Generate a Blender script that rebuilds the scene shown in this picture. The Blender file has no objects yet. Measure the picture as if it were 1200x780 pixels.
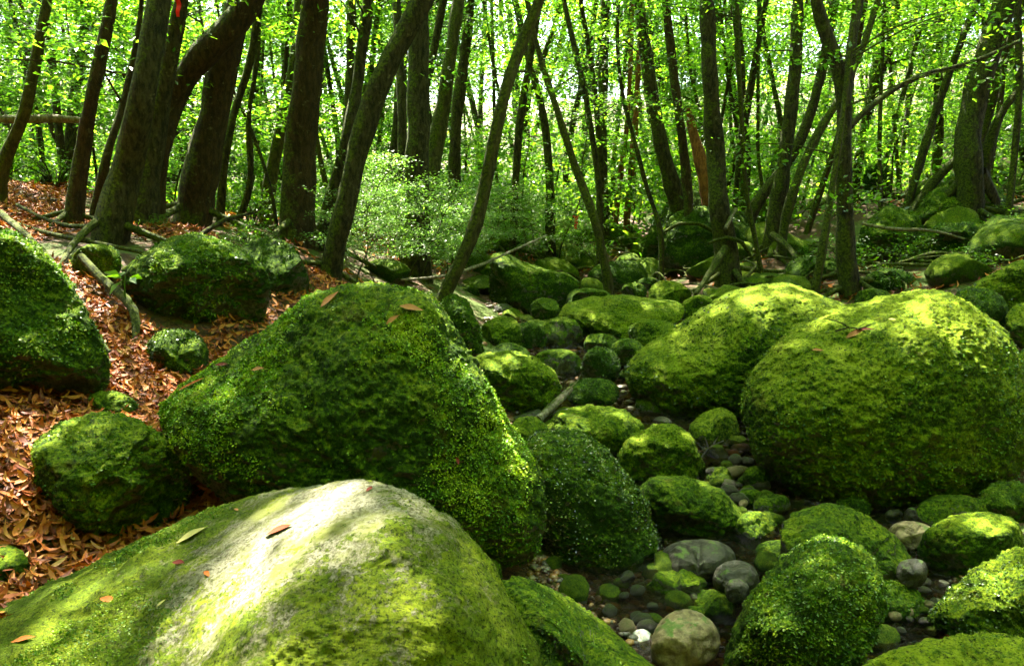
import bpy, math, random
import numpy as np
from mathutils import Vector
from mathutils.bvhtree import BVHTree

# ------------------------------------------------------------------ camera, world, sun, exposure
S = bpy.context.scene
COL = S.collection
PITCH = math.radians(9.7); CAMZ = 1.7; F = 933.0          # F: focal length in photo pixels (1200 wide)
cam_d = bpy.data.cameras.new('camera'); cam = bpy.data.objects.new('camera', cam_d); COL.objects.link(cam)
cam_d.sensor_width = 36; cam_d.lens = 28; cam_d.clip_end = 1500; cam_d.clip_start = 0.05
cam.location = (0, 0, CAMZ); cam.rotation_euler = (math.pi / 2 - PITCH, 0, 0)
S.camera = cam
SUN_EL = 62.0; SUN_AZ = -22.0                              # azimuth in degrees from +Y towards +X
W = bpy.data.worlds.new('World'); S.world = W; W.use_nodes = True
nt = W.node_tree
sky = nt.nodes.new('ShaderNodeTexSky'); sky.sky_type = 'NISHITA'; sky.sun_disc = False
sky.sun_elevation = math.radians(SUN_EL); sky.sun_rotation = math.radians(SUN_AZ)
sky.dust_density = 4.0; sky.air_density = 0.8; sky.ozone_density = 0.6
nt.nodes['Background'].inputs[1].default_value = 0.08
nt.links.new(sky.outputs[0], nt.nodes['Background'].inputs[0])
SD = Vector((math.sin(math.radians(SUN_AZ)) * math.cos(math.radians(SUN_EL)),
             math.cos(math.radians(SUN_AZ)) * math.cos(math.radians(SUN_EL)), math.sin(math.radians(SUN_EL))))
sl = bpy.data.lights.new('sun', 'SUN'); sl.energy = 5.0; sl.angle = math.radians(0.53); sl.color = (1.0, 0.93, 0.78)
so = bpy.data.objects.new('sun', sl); COL.objects.link(so); so.rotation_euler = SD.to_track_quat('Z', 'Y').to_euler()
S.view_settings.view_transform = 'Standard'; S.view_settings.look = 'None'; S.view_settings.gamma = 1
S.view_settings.exposure = 4.25
cy = S.cycles
cy.max_bounces = 6; cy.diffuse_bounces = 1; cy.glossy_bounces = 2; cy.transmission_bounces = 3; cy.transparent_max_bounces = 6
cy.caustics_reflective = False; cy.caustics_refractive = False; cy.use_denoising = True
cy.sample_clamp_indirect = 6.0

# ------------------------------------------------------------------ helpers
cp, sp = math.cos(PITCH), math.sin(PITCH)
def P(px, py, Y):
    dx = (px - 600) / F; dy = (390 - py) / F
    d = (dx, cp + dy * sp, -sp + dy * cp); t = Y / d[1]
    return np.array([d[0] * t, Y, CAMZ + d[2] * t])
def raydir(px, py):
    dx = (px - 600) / F; dy = (390 - py) / F
    return Vector((dx, cp + dy * sp, -sp + dy * cp)).normalized()
def proj(v):
    x, y, z = v[:, 0], v[:, 1], v[:, 2] - CAMZ
    f = np.maximum(y * cp - z * sp, 0.15); u = y * sp + z * cp
    return np.stack([600 + F * x / f, 390 - F * u / f], 1)

def _h(i, j, k, s):
    n = (i * 374761393 + j * 668265263 + k * 2147483647 + s * 1274126177) & 0xffffffff
    n = ((n ^ (n >> 13)) * 1274126177) & 0xffffffff
    n = ((n ^ (n >> 16)) * 668265263) & 0xffffffff
    return (((n ^ (n >> 15)) & 0xffffff) / float(0xffffff)) * 2 - 1
def noise(p, scale, seed=0):
    q = p * scale + 100.37; i = np.floor(q).astype(np.int64); f = q - i; f = f * f * (3 - 2 * f)
    r = 0
    for a in (0, 1):
        wa = f[:, 0] if a else 1 - f[:, 0]
        for b in (0, 1):
            wb = f[:, 1] if b else 1 - f[:, 1]
            for c in (0, 1):
                wc = f[:, 2] if c else 1 - f[:, 2]
                r = r + wa * wb * wc * _h(i[:, 0] + a, i[:, 1] + b, i[:, 2] + c, seed)
    return r
def fbm(p, scale, seed=0, oct=4, g=0.5):
    r = 0; a = 1
    for o in range(oct):
        r = r + a * noise(p, scale * 2.03 ** o, seed + o * 7); a *= g
    return r

def raw_mesh(name, V, Fq, mat, smooth=True):
    """V (n,3) float, Fq (m,4) or (m,3) int"""
    V = np.asarray(V, dtype=np.float32); Fq = np.asarray(Fq, dtype=np.int32)
    me = bpy.data.meshes.new(name); k = Fq.shape[1]
    me.vertices.add(len(V)); me.vertices.foreach_set('co', V.ravel())
    me.loops.add(Fq.size); me.loops.foreach_set('vertex_index', Fq.ravel())
    me.polygons.add(len(Fq)); me.polygons.foreach_set('loop_start', np.arange(0, Fq.size, k, dtype=np.int32))
    me.polygons.foreach_set('use_smooth', np.full(len(Fq), smooth))
    me.materials.append(mat); me.update(calc_edges=True); me.validate()
    return me
def link(name, me, loc=(0, 0, 0), parent=None):
    o = bpy.data.objects.new(name, me); COL.objects.link(o); o.location = loc
    if parent is not None: o.parent = parent
    return o
def tag(o, label=None, cat=None, group=None, kind=None):
    if label: o['label'] = label
    if cat: o['category'] = cat
    if group: o['group'] = group
    if kind: o['kind'] = kind
    return o
def empty(name, loc):
    o = bpy.data.objects.new(name, None); COL.objects.link(o); o.location = loc; o.empty_display_size = .1
    return o
def copy_tree(o, loc, rz=0, sc=1, label=None):
    c = o.copy(); COL.objects.link(c); c.location = loc; c.rotation_euler = (0, 0, rz); c.scale = (sc,) * 3
    if label: c['label'] = label
    for ch in o.children:
        d = ch.copy(); COL.objects.link(d); d.parent = c
    return c
class MB:
    def __init__(s): s.v = []; s.f = []; s.n = 0
    def add(s, V, Fq): s.v.append(V); s.f.append(np.asarray(Fq) + s.n); s.n += len(V)
    def mesh(s, name, mat, smooth=True): return raw_mesh(name, np.concatenate(s.v), np.concatenate(s.f), mat, smooth)

# ------------------------------------------------------------------ materials
class NT:
    def __init__(s, name):
        s.m = bpy.data.materials.new(name); s.m.use_nodes = True; s.t = s.m.node_tree
        s.b = s.t.nodes['Principled BSDF']; s.out = s.t.nodes['Material Output']
        s.co = s.t.nodes.new('ShaderNodeTexCoord').outputs['Object']
    def n(s, typ, **kw):
        nd = s.t.nodes.new(typ)
        for k, v in kw.items():
            if k[0] == 'i' and k[1:].isdigit(): s.set(nd.inputs[int(k[1:])], v)
            else: setattr(nd, k, v)
        return nd
    def set(s, sock, v):
        if hasattr(v, 'is_output') or isinstance(v, bpy.types.NodeSocket): s.t.links.new(v, sock)
        else:
            if sock.type == 'RGBA' and len(v) == 3: v = (*v, 1)
            sock.default_value = v
    def noise(s, scale, detail=5, rough=.6, co=None, dist=0):
        nd = s.n('ShaderNodeTexNoise'); s.set(nd.inputs['Vector'], co or s.co)
        nd.inputs['Scale'].default_value = scale; nd.inputs['Detail'].default_value = detail
        nd.inputs['Roughness'].default_value = rough; nd.inputs['Distortion'].default_value = dist
        return nd.outputs[0]
    def ramp(s, fac, stops):
        nd = s.n('ShaderNodeValToRGB'); s.set(nd.inputs[0], fac); e = nd.color_ramp.elements
        while len(e) < len(stops): e.new(.5)
        for q, (p, c) in zip(e, stops): q.position = p; q.color = (*c, 1) if len(c) == 3 else c
        return nd.outputs[0]
    def mix(s, fac, a, b, typ='MIX'):
        nd = s.n('ShaderNodeMixRGB', blend_type=typ); s.set(nd.inputs[0], fac)
        for k, v in ((1, a), (2, b)):
            if isinstance(v, tuple) and len(v) == 3: v = (*v, 1)
            s.set(nd.inputs[k], v)
        return nd.outputs[0]
    def math(s, op, a, b=0.0, c=0.0, clamp=False):
        nd = s.n('ShaderNodeMath', operation=op, use_clamp=clamp); s.set(nd.inputs[0], a); s.set(nd.inputs[1], b)
        if op in ('MULTIPLY_ADD', 'SMOOTH_MIN'): s.set(nd.inputs[2], c)
        return nd.outputs[0]
    def maprange(s, v, a, b, c=0., d=1.):
        nd = s.n('ShaderNodeMapRange', interpolation_type='SMOOTHSTEP'); s.set(nd.inputs[0], v)
        for k, x in zip((1, 2, 3, 4), (a, b, c, d)): nd.inputs[k].default_value = x
        return nd.outputs[0]
    def bump(s, h, dist, strength=1.0, prev=None):
        nd = s.n('ShaderNodeBump'); nd.inputs['Strength'].default_value = strength; nd.inputs['Distance'].default_value = dist
        s.set(nd.inputs['Height'], h)
        if prev is not None: s.set(nd.inputs['Normal'], prev)
        return nd.outputs[0]
    def island(s): return s.n('ShaderNodeNewGeometry').outputs['Random Per Island']
    def nz(s):
        g = s.n('ShaderNodeNewGeometry'); x = s.n('ShaderNodeSeparateXYZ'); s.set(x.inputs[0], g.outputs['Normal']); return x.outputs[2]
    def fin(s, col, rough=.7, normal=None, spec=.3):
        s.set(s.b.inputs['Base Color'], col); s.set(s.b.inputs['Roughness'], rough); s.b.inputs['Specular IOR Level'].default_value = spec
        if normal is not None: s.set(s.b.inputs['Normal'], normal)
        return s.m

DARK, MID, YEL = (.020, .055, .002), (.075, .155, .003), (.185, .27, .004)
def moss_mat(name, cover=.0, yellow=.5, rock=((.05, .05, .04), (.22, .21, .17)), wet=.6, tex=1.0, rock_patch=.0):
    """moss that grows thickest on the upward faces, bare stone below and in patches"""
    t = NT(name); nz = t.nz()
    n1 = t.noise(2.6 * tex, 6, .65); n2 = t.noise(14 * tex, 6, .7); n3 = t.noise(90, 3, .7)
    up = t.maprange(nz, -.1, .75)
    vg = t.n('ShaderNodeTexVoronoi'); t.set(vg.inputs['Vector'], t.co); vg.inputs['Scale'].default_value = 55
    k = t.math('MULTIPLY_ADD', n1, 1.3, yellow - 2.28)
    k = t.math('MULTIPLY_ADD', n2, 1.3, k)
    k = t.math('MULTIPLY_ADD', up, .35, k)  # moss yellower on top; darker sides also put shade into the colour
    n4 = t.noise(36, 4, .75)
    k = t.math('MULTIPLY_ADD', n3, 1.3, k); k = t.math('MULTIPLY_ADD', n4, 1.2, t.math('ADD', k, -.6))
    k = t.math('MULTIPLY_ADD', vg.outputs['Distance'], -.45, t.math('ADD', k, .28))
    mc = t.ramp(k, [(.12, DARK), (.45, MID), (.75, YEL), (1.0, (.26, .36, .010))])
    mc = t.mix(t.maprange(t.noise(5.5, 6, .7), .58, .66), mc, t.mix(.5, mc, (.10, .075, .012)))
    mc = t.mix(t.maprange(t.noise(62, 6, .85), .37, .50), (.008, .018, .002), mc)
    rc = t.mix(t.maprange(t.noise(38, 5, .75), .35, .65), rock[0], rock[1])
    rc = t.mix(t.maprange(t.noise(5, 4, .6), .5, .7), rc, (.07, .085, .02))
    m = t.math('MULTIPLY_ADD', nz, .75, .54 + cover)
    m = t.math('MULTIPLY_ADD', t.math('SUBTRACT', t.noise(4.3 * tex, 7, .72), .5), 2.0 + rock_patch, m)
    m = t.math('MULTIPLY_ADD', t.math('SUBTRACT', t.noise(45, 4, .7), .5), .8, m)
    m = t.maprange(m, .40, .54)
    c = t.mix(m, rc, mc)
    b = t.bump(t.noise(150, 3, .7), .012)
    vo = t.n('ShaderNodeTexVoronoi'); t.set(vo.inputs['Vector'], t.co); vo.inputs['Scale'].default_value = 75
    b = t.bump(vo.outputs['Distance'], -.014, .8, b)
    b = t.bump(t.noise(38, 8, .8), .07, 1, b)
    r = t.mix(m, (wet,) * 3, (.85,) * 3)
    return t.fin(c, r, b, .15)

def granite_mat():
    t = NT('granite_with_moss'); nz = t.nz()
    rc = t.mix(t.maprange(t.noise(80, 7, .85), .38, .60), (.07, .07, .03), (.36, .35, .24))
    rc = t.mix(t.maprange(t.noise(7, 5, .7), .45, .62), rc, (.20, .22, .06))
    sx = t.n('ShaderNodeSeparateXYZ'); t.set(sx.inputs[0], t.co)
    # moss keeps to the left flank, the crest and the front right; the middle stays bare
    d = t.n('ShaderNodeVectorMath', operation='DISTANCE')
    mp = t.n('ShaderNodeMapping'); t.set(mp.inputs[0], t.co); mp.inputs['Scale'].default_value = (1.0, .8, .3)
    t.set(d.inputs[0], mp.outputs[0]); d.inputs[1].default_value = BARE
    m = t.math('MULTIPLY_ADD', d.outputs['Value'], 1.6, -.26)
    m = t.math('MULTIPLY_ADD', t.math('SUBTRACT', t.noise(9, 8, .75), .5), 2.1, m)
    m = t.math('MULTIPLY_ADD', t.math('SUBTRACT', t.noise(60, 6, .85), .5), 2.2, m)
    m = t.maprange(m, .20, .34)
    k = t.math('MULTIPLY_ADD', t.noise(3, 5, .6), 1.0, -.3)
    k = t.math('MULTIPLY_ADD', t.noise(20, 6, .75), .7, t.math('ADD', k, -.05))
    k = t.math('MULTIPLY_ADD', t.noise(130, 3, .7), .6, t.math('ADD', k, -.22))
    mc = t.ramp(k, [(.15, (.03, .06, .003)), (.45, (.10, .16, .004)), (.8, (.25, .30, .01))])
    mc = t.mix(t.maprange(t.noise(110, 6, .85), .40, .52), (.02, .035, .003), mc)
    c = t.mix(m, rc, mc)
    b = t.bump(t.noise(160, 6, .85), .02); b = t.bump(t.noise(45, 8, .85), .05, 1, b)
    b = t.bump(m, .012, .8, b)
    return t.fin(c, .85, b, .15)

def stone_mat(name, a, b_, rough=.5, scale=30):
    t = NT(name)
    c = t.mix(t.maprange(t.noise(scale, 6, .75), .35, .65), a, b_)
    c = t.mix(t.maprange(t.math('MULTIPLY_ADD', t.nz(), .25, t.noise(9, 6, .75)), .74, .80), c, (.06, .11, .01))
    return t.fin(c, rough, t.bump(t.noise(50, 6, .75), .01), .3)

def leaf_mat(name, stops, trans=.45, rough=.45, spec=.4, gain=1.0, ns=(.9, .5, .8, -.15), vary=False):
    t = NT(name)
    c = t.ramp(t.math('MULTIPLY_ADD', t.noise(ns[0], 3, .6), ns[1], t.math('MULTIPLY_ADD', t.island(), ns[2], ns[3])), stops)
    if vary:
        ob = t.n('ShaderNodeObjectInfo').outputs['Random']
        vf = t.maprange(t.math('MULTIPLY_ADD', t.noise(.33, 3, .6), 1.0, t.math('MULTIPLY', ob, .55)), .45, 1.05)
        c = t.mix(1, c, t.mix(vf, (.42, .5, .75), (1.25, 1.2, 1.0)), 'MULTIPLY')
    t.fin(c, rough, None, spec)
    tr = t.n('ShaderNodeBsdfTranslucent'); t.set(tr.inputs[0], t.mix(1, c, (gain * 1.08, gain * 1.2, gain * .38), 'MULTIPLY'))
    mx = t.n('ShaderNodeMixShader'); mx.inputs[0].default_value = trans
    t.set(mx.inputs[1], t.b.outputs[0]); t.set(mx.inputs[2], tr.outputs[0]); t.t.links.new(mx.outputs[0], t.out.inputs[0])
    return t.m

def bark_mat(name, a, b_, moss=.5, red=None, lichen=(.17, .15, .07)):
    t = NT(name)
    mp = t.n('ShaderNodeMapping'); t.set(mp.inputs[0], t.co); mp.inputs['Scale'].default_value = (1, 1, .35)
    c = t.mix(t.maprange(t.noise(28, 6, .7, mp.outputs[0]), .38, .62), a, b_)
    c = t.mix(t.maprange(t.noise(13, 5, .75), .58, .72), c, lichen)
    if red: c = t.mix(t.maprange(t.noise(3, 3, .6, mp.outputs[0]), .40, .55), c, red)
    g = t.n('ShaderNodeNewGeometry'); d = t.n('ShaderNodeVectorMath', operation='DOT_PRODUCT'); t.set(d.inputs[0], g.outputs['Normal'])
    d.inputs[1].default_value = (-.6, -.2, .75)
    m = t.math('MULTIPLY_ADD', d.outputs['Value'], .35, t.noise(5, 7, .7)); m = t.math('ADD', m, (moss - .5) * .5)
    sx = t.n('ShaderNodeSeparateXYZ'); t.set(sx.inputs[0], t.co)
    m = t.math('ADD', m, t.maprange(sx.outputs[2], 0, 1.2, .10, 0))
    m = t.maprange(m, .60, .78)
    c = t.mix(m, c, t.mix(t.maprange(t.noise(40, 4, .7), .35, .65), (.015, .025, .003), (.11, .14, .008)))
    return t.fin(c, .85, t.bump(t.noise(70, 6, .8, mp.outputs[0]), .025, 1, t.bump(t.noise(16, 6, .75, mp.outputs[0]), .07)), .25)

# ------------------------------------------------------------------ terrain
def bed(Y): return 0.045 * (np.maximum(Y, 3.0) - 3.0)
def cpt(px, py, Y): p = P(px, py, Y); return (p[0], p[1], p[2])
ctrl = [cpt(*a) for a in [
    (-60, 720, 2.2), (30, 695, 2.4), (30, 570, 2.9), (200, 610, 3.05), (270, 585, 3.25), (140, 500, 3.7), (160, 440, 4.3), (120, 360, 5.0),
    (60, 290, 6.0), (150, 280, 6.4), (-60, 262, 6.6), (340, 310, 7.0), (380, 330, 6.6), (250, 268, 8.0), (150, 240, 11), (300, 262, 11), (400, 290, 10),
    (480, 330, 9.0), (-60, 235, 12), (520, 300, 12), (600, 305, 13), (640, 300, 14), (680, 288, 15), (740, 270, 18), (850, 312, 11.6), (800, 325, 12), (900, 320, 11),
    (990, 342, 9.2), (1060, 330, 9.0), (1100, 292, 10.5), (1150, 222, 12.4), (1040, 245, 12.5), (950, 270, 13), (1250, 310, 8.0), (1250, 240, 12), (1180, 350, 7.6),
    (600, 243, 24), (850, 245, 22), (1100, 200, 24), (100, 215, 24), (400, 250, 22), (1300, 450, 5.8), (1350, 600, 4.2)]]
for Y in (1.5, 2.2, 3, 4, 5, 6, 7, 8, 9.2, 10.4, 11.4):
    xc = {1.5: 1.0, 2.2: 1.1, 3: 1.1, 4: 1.2, 5: 1.2, 6: 1.0, 7: .9, 8: .8, 9.2: .8, 10.4: .9, 11.4: 1.0}[Y]
    for dx in (-.7, 0, .8): ctrl.append((xc + dx, Y, float(bed(Y)) - (.07 if dx >= 0 or Y > 3.2 else .0)))
ctrl += [(2.4, 2.6, .0), (2.6, 3.6, .1), (.05, 2.4, .05), (.0, 1.2, .1), (-1.2, 1.0, .45), (-1.0, 2.0, .45), (-4, 0, 1.0), (-7, 5, 2.1), (5, 0, .5), (6, 4, .9), (9, 8, 2.6), (-9, 10, 2.6),
         (0, -5, -.3), (-8, -6, 1.2), (8, -6, 1.0), (0, 42, 4.0), (-20, 38, 5.0), (22, 38, 6.5), (-40, 10, 9), (40, 10, 10), (0, 62, 9), (-45, 60, 14), (45, 60, 16), (0, -50, 1)]
ctrl = np.array(ctrl)
def U(r2): return np.where(r2 > 1e-9, r2 * np.log(np.maximum(r2, 1e-9)), 0)
n_ = len(ctrl); K = np.zeros((n_ + 3, n_ + 3)); d2 = ((ctrl[:, None, :2] - ctrl[None, :, :2]) ** 2).sum(-1)
K[:n_, :n_] = U(d2) + np.eye(n_) * .02; K[:n_, n_] = 1; K[:n_, n_ + 1:] = ctrl[:, :2]; K[n_:, :n_] = K[:n_, n_:].T
tps = np.linalg.solve(K, np.concatenate([ctrl[:, 2], np.zeros(3)]))
def ground(x, y, detail=True):
    x = np.atleast_1d(np.asarray(x, float)); y = np.atleast_1d(np.asarray(y, float))
    r = np.sqrt(x * x + y * y); k = np.where(r > 60, 60 / np.maximum(r, 1e-6), 1); xx, yy = x * k, y * k
    out = np.empty(len(x))
    for a in range(0, len(x), 20000):
        s = slice(a, a + 20000)
        q = (xx[s, None] - ctrl[None, :, 0]) ** 2 + (yy[s, None] - ctrl[None, :, 1]) ** 2
        out[s] = U(q) @ tps[:n_] + tps[n_] + tps[n_ + 1] * xx[s] + tps[n_ + 2] * yy[s]
    sm = lambda a: np.maximum(a, 0) ** 2 / (np.maximum(a, 0) + 2.5)
    out = out + np.minimum(sm(-yy - 3) * 1.5, 16) + np.minimum(sm(np.abs(xx) - 5.5 - .78 * np.maximum(yy, 0)) * 1.1, 12) * np.clip((14 - yy) / 10, 0, 1)  # unseen slopes added behind and beside the view to block low sky
    if detail:
        p = np.stack([xx, yy, xx * 0], 1)
        out = out + .06 * fbm(p, 1.6, 3, 4) + np.clip((r - 9) / 10, 0, 1) * .25 * fbm(p, .5, 9, 3)
    return out
def gz(x, y): return float(ground(x, y)[0])

t = NT('forest_floor')
c = t.mix(t.maprange(t.noise(26, 7, .8), .38, .62), (.018, .011, .005), (.11, .055, .018))
c = t.mix(t.maprange(t.noise(70, 4, .7), .56, .66), c, (.22, .11, .035))
c = t.mix(t.maprange(t.noise(1.3, 7, .7), .48, .56), c, t.mix(t.noise(30, 5, .7), (.02, .045, .003), (.11, .16, .008)))
M_floor = t.fin(c, .75, t.bump(t.noise(45, 6, .8), .03), .3)
g = 150; uu = np.linspace(-1, 1, 2 * g + 1)
sx_ = np.sinh(uu * 5.2) / math.sinh(5.2) * 320; vv = np.linspace(0, 1, 2 * g + 1)
sy_ = 4.0 + np.sinh((vv * 2 - 1) * 4.4) / math.sinh(4.4) * 330
X, Yg = np.meshgrid(sx_ + .2, sy_); m_ = 2 * g + 1
V = np.stack([X.ravel(), Yg.ravel(), ground(X.ravel(), Yg.ravel())], 1)
ii = np.arange(m_ * m_).reshape(m_, m_)
Fq = np.stack([ii[:-1, :-1].ravel(), ii[:-1, 1:].ravel(), ii[1:, 1:].ravel(), ii[1:, :-1].ravel()], 1)
tag(link('ground', raw_mesh('ground', V, Fq, M_floor)), kind='structure')

# stream water
t = NT('stream_water')
t.fin((.012, .010, .004), .04, t.bump(t.noise(16, 5, .65, dist=2.5), .12, 1, t.bump(t.noise(5, 2, .5), .06)), .8)
tp = t.n('ShaderNodeBsdfTransparent'); tp.inputs[0].default_value = (.85, .62, .36, 1)
fr = t.n('ShaderNodeFresnel'); fr.inputs[0].default_value = 1.4; t.set(fr.inputs['Normal'], t.b.inputs['Normal'].links[0].from_socket)
gl = t.n('ShaderNodeBsdfGlossy'); gl.inputs['Roughness'].default_value = .06; t.set(gl.inputs['Normal'], t.b.inputs['Normal'].links[0].from_socket)
mx = t.n('ShaderNodeMixShader'); t.set(mx.inputs[0], t.math('ADD', fr.outputs[0], .08)); t.set(mx.inputs[1], tp.outputs[0]); t.set(mx.inputs[2], gl.outputs[0])
t.t.links.new(mx.outputs[0], t.out.inputs[0]); M_water = t.m
wx = np.linspace(-.6, 4.2, 121); wy = np.linspace(.5, 12.6, 241); X, Yg = np.meshgrid(wx, wy)
p = np.stack([X.ravel(), Yg.ravel(), X.ravel() * 0], 1)
V = np.stack([X.ravel(), Yg.ravel(), bed(Yg.ravel()) - .008 + .008 * fbm(p, 6, 2, 3)], 1)
ii = np.arange(121 * 241).reshape(241, 121)
Fq = np.stack([ii[:-1, :-1].ravel(), ii[:-1, 1:].ravel(), ii[1:, 1:].ravel(), ii[1:, :-1].ravel()], 1)
tag(link('stream_water', raw_mesh('stream_water', V, Fq, M_water)), kind='structure')

# ------------------------------------------------------------------ rocks
_cs = {}
def cube_sphere(n):
    if n in _cs: return _cs[n]
    a = np.tan(np.linspace(-1, 1, n + 1) * math.pi / 4); A, B = np.meshgrid(a, a); o = np.ones_like(A); vs, fs, k = [], [], 0
    i = np.arange((n + 1) ** 2).reshape(n + 1, n + 1)
    q = np.stack([i[:-1, :-1].ravel(), i[:-1, 1:].ravel(), i[1:, 1:].ravel(), i[1:, :-1].ravel()], 1)
    for s, (f3, fl) in enumerate([((A, B, o), 0), ((A, B, -o), 1), ((o, A, B), 0), ((-o, A, B), 1), ((B, o, A), 0), ((B, -o, A), 1)]):
        vs.append(np.stack([c.ravel() for c in f3], 1)); fs.append((q[:, ::-1] if fl else q) + k); k += (n + 1) ** 2
    V = np.concatenate(vs); V /= np.linalg.norm(V, axis=1)[:, None]; Fq = np.concatenate(fs)
    key = np.round(V, 5); _, first, inv = np.unique(key, axis=0, return_index=True, return_inverse=True)
    V = V[first]; Fq = inv.reshape(-1)[Fq]; _cs[n] = (V, Fq); return V, Fq

def poly_radius(poly, c, nb=96):
    th = np.linspace(-math.pi, math.pi, nb, endpoint=False); R = np.zeros(nb)
    for q, a in enumerate(th):
        d = np.array([math.cos(a), math.sin(a)]); best = 0
        for i in range(len(poly)):
            p0 = poly[i] - c; p1 = poly[(i + 1) % len(poly)] - c; e = p1 - p0
            den = d[0] * e[1] - d[1] * e[0]
            if abs(den) < 1e-9: continue
            tt = (p0[0] * e[1] - p0[1] * e[0]) / den; s = (p0[0] * d[1] - p0[1] * d[0]) / den
            if tt > 0 and -1e-6 <= s <= 1 + 1e-6: best = max(best, tt)
        R[q] = best
    R = (np.roll(R, 1) + 2 * R + np.roll(R, -1)) / 4
    return th, R
def bbox_poly(b, seed, boxy=2.4):
    r = random.Random(seed); x0, y0, x1, y1 = b; cx, cy_ = (x0 + x1) / 2, (y0 + y1) / 2; out = []
    k1, k2, f1, f2 = r.uniform(.02, .06), r.uniform(.01, .04), r.uniform(0, 6), r.uniform(0, 6)
    for i in range(28):
        a = i / 28 * 2 * math.pi; c, s = math.cos(a), math.sin(a); n = (abs(c) ** boxy + abs(s) ** boxy) ** (1 / boxy)
        w = 1 + k1 * math.sin(2 * a + f1) + k2 * math.sin(3 * a + f2)
        out.append((cx + c / n * w * (x1 - x0) / 2, cy_ + s / n * w * (y1 - y0) / 2))
    return out
ROCKS = []   # (bvh) for dropping leaves
def make_rock(label, shape, mat, Y=None, depth=None, seed=None, leafy=0, lsize=.011, name='boulder', cat='boulder', group=None,
              lump=.05, p=2.35, fine=.013, lz=(-.3, 1.1), cuts=(), n=None, leafmat=None, boxy=2.3, facet=True):
    seed = seed if seed is not None else (len(ROCKS) * 13 + 5)
    poly = bbox_poly(shape, seed, boxy) if not isinstance(shape[0], (tuple, list)) else shape
    poly = np.array(poly, float); x0, y0 = poly.min(0); x1, y1 = poly.max(0); cpx = np.array([(x0 + x1) / 2, (y0 + y1) / 2])
    if Y is None:
        for Yt in np.arange(2.0, 25, .02):
            if P(cpx[0], y1, Yt)[2] <= bed(Yt) - .05: break
        w = (x1 - x0) / F * Yt; D = depth or w * .45; Y = Yt + D * .65
    w = (x1 - x0) / F * Y; D = depth or w * .45
    c3 = P(cpx[0], cpx[1], Y); pl = np.array([P(a, b, Y)[[0, 2]] for a, b in poly]); c2 = c3[[0, 2]]
    th, R = poly_radius(pl, c2)
    n = n or int(np.clip((x1 - x0 + y1 - y0) / 2 / 2.0, 12, 170))
    Vs, Fq = cube_sphere(n)
    q = Vs / (np.sum(np.abs(Vs) ** p, axis=1) ** (1 / p))[:, None]
    a = np.arctan2(q[:, 2], q[:, 0]); rr = np.interp(a, np.append(th, math.pi), np.append(R, R[0])); rho = np.hypot(q[:, 0], q[:, 2])
    az = math.atan2(c3[0], Y); fw = np.array([math.sin(az), math.cos(az), 0])
    V = np.zeros_like(q); V[:, 0] = rho * rr * np.cos(a); V[:, 2] = rho * rr * np.sin(a); V += q[:, 1:2] * D * fw[None]
    size = (np.ptp(pl[:, 0]) + np.ptp(pl[:, 1])) / 2; fine = fine * float(np.clip(size / .6, .2, 1)) * (1 if mat.name.endswith(('moss', 'on_stone')) else .4)
    if not len(cuts) and isinstance(shape[0], (int, float)) and facet:
        rf = np.random.RandomState(seed + 900)
        cuts = [((rf.uniform(-1, 1), rf.uniform(-1, .1), rf.uniform(-.5, .9)), rf.uniform(.30, .42)) for _ in range(4)]
    elif facet:
        rf = np.random.RandomState(seed + 900); cuts = list(cuts) + [((rf.uniform(-1, 1), rf.uniform(-1, -.2), rf.uniform(-.6, .8)), rf.uniform(.33, .45)) for _ in range(3)]
    for (cn, cd) in cuts:     # soft planar facets: normal, distance as a share of the size
        cn = np.array(cn, float); cn /= np.linalg.norm(cn); ex = V @ cn - cd * size
        V = V - np.where(ex > 0, ex * .85, 0)[:, None] * cn
    V = V + Vs * (fbm(Vs + seed * 3.7, 1.7, seed, 3)[:, None] * lump * size)
    # fit the outline as seen from the camera side
    thp, Rp = poly_radius(poly, cpx, 72); Rp = np.maximum(Rp, 2)
    for it in range(5):
        pr = proj(V + c3) - cpx; pa = np.arctan2(pr[:, 1], pr[:, 0]); pd = np.hypot(pr[:, 0], pr[:, 1])
        b = ((pa + math.pi) / (2 * math.pi) * 72 + .5).astype(int) % 72
        mx_ = np.zeros(72); np.maximum.at(mx_, b, pd)
        mx_ = np.where(mx_ < 1, np.nan, mx_); mx_ = np.where(np.isnan(mx_), np.nanmean(mx_), mx_)
        k = np.clip(Rp / mx_, .75, 1.3); k = (np.roll(k, 1) + k + np.roll(k, -1)) / 3
        s = np.interp(pa, np.append(thp, math.pi), np.append(k, k[0]))
        V[:, 0] *= s; V[:, 2] *= s
    W3 = V + c3
    V = V + Vs * (fbm(W3, 5.0, 11, 3)[:, None] * .006 * (1 + size) + fbm(W3, 26, 5, 4, .65)[:, None] * fine * .85)
    W3 = V + c3; base = np.array([c3[0], c3[1], W3[:, 2].min()])
    me = raw_mesh(name, W3 - base, Fq, mat); o = link(name, me, tuple(base)); tag(o, label, cat, group)
    ROCKS.append(BVHTree.FromPolygons([Vector(v) for v in W3[::1]], Fq.tolist()) if n > 40 else None)
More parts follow.
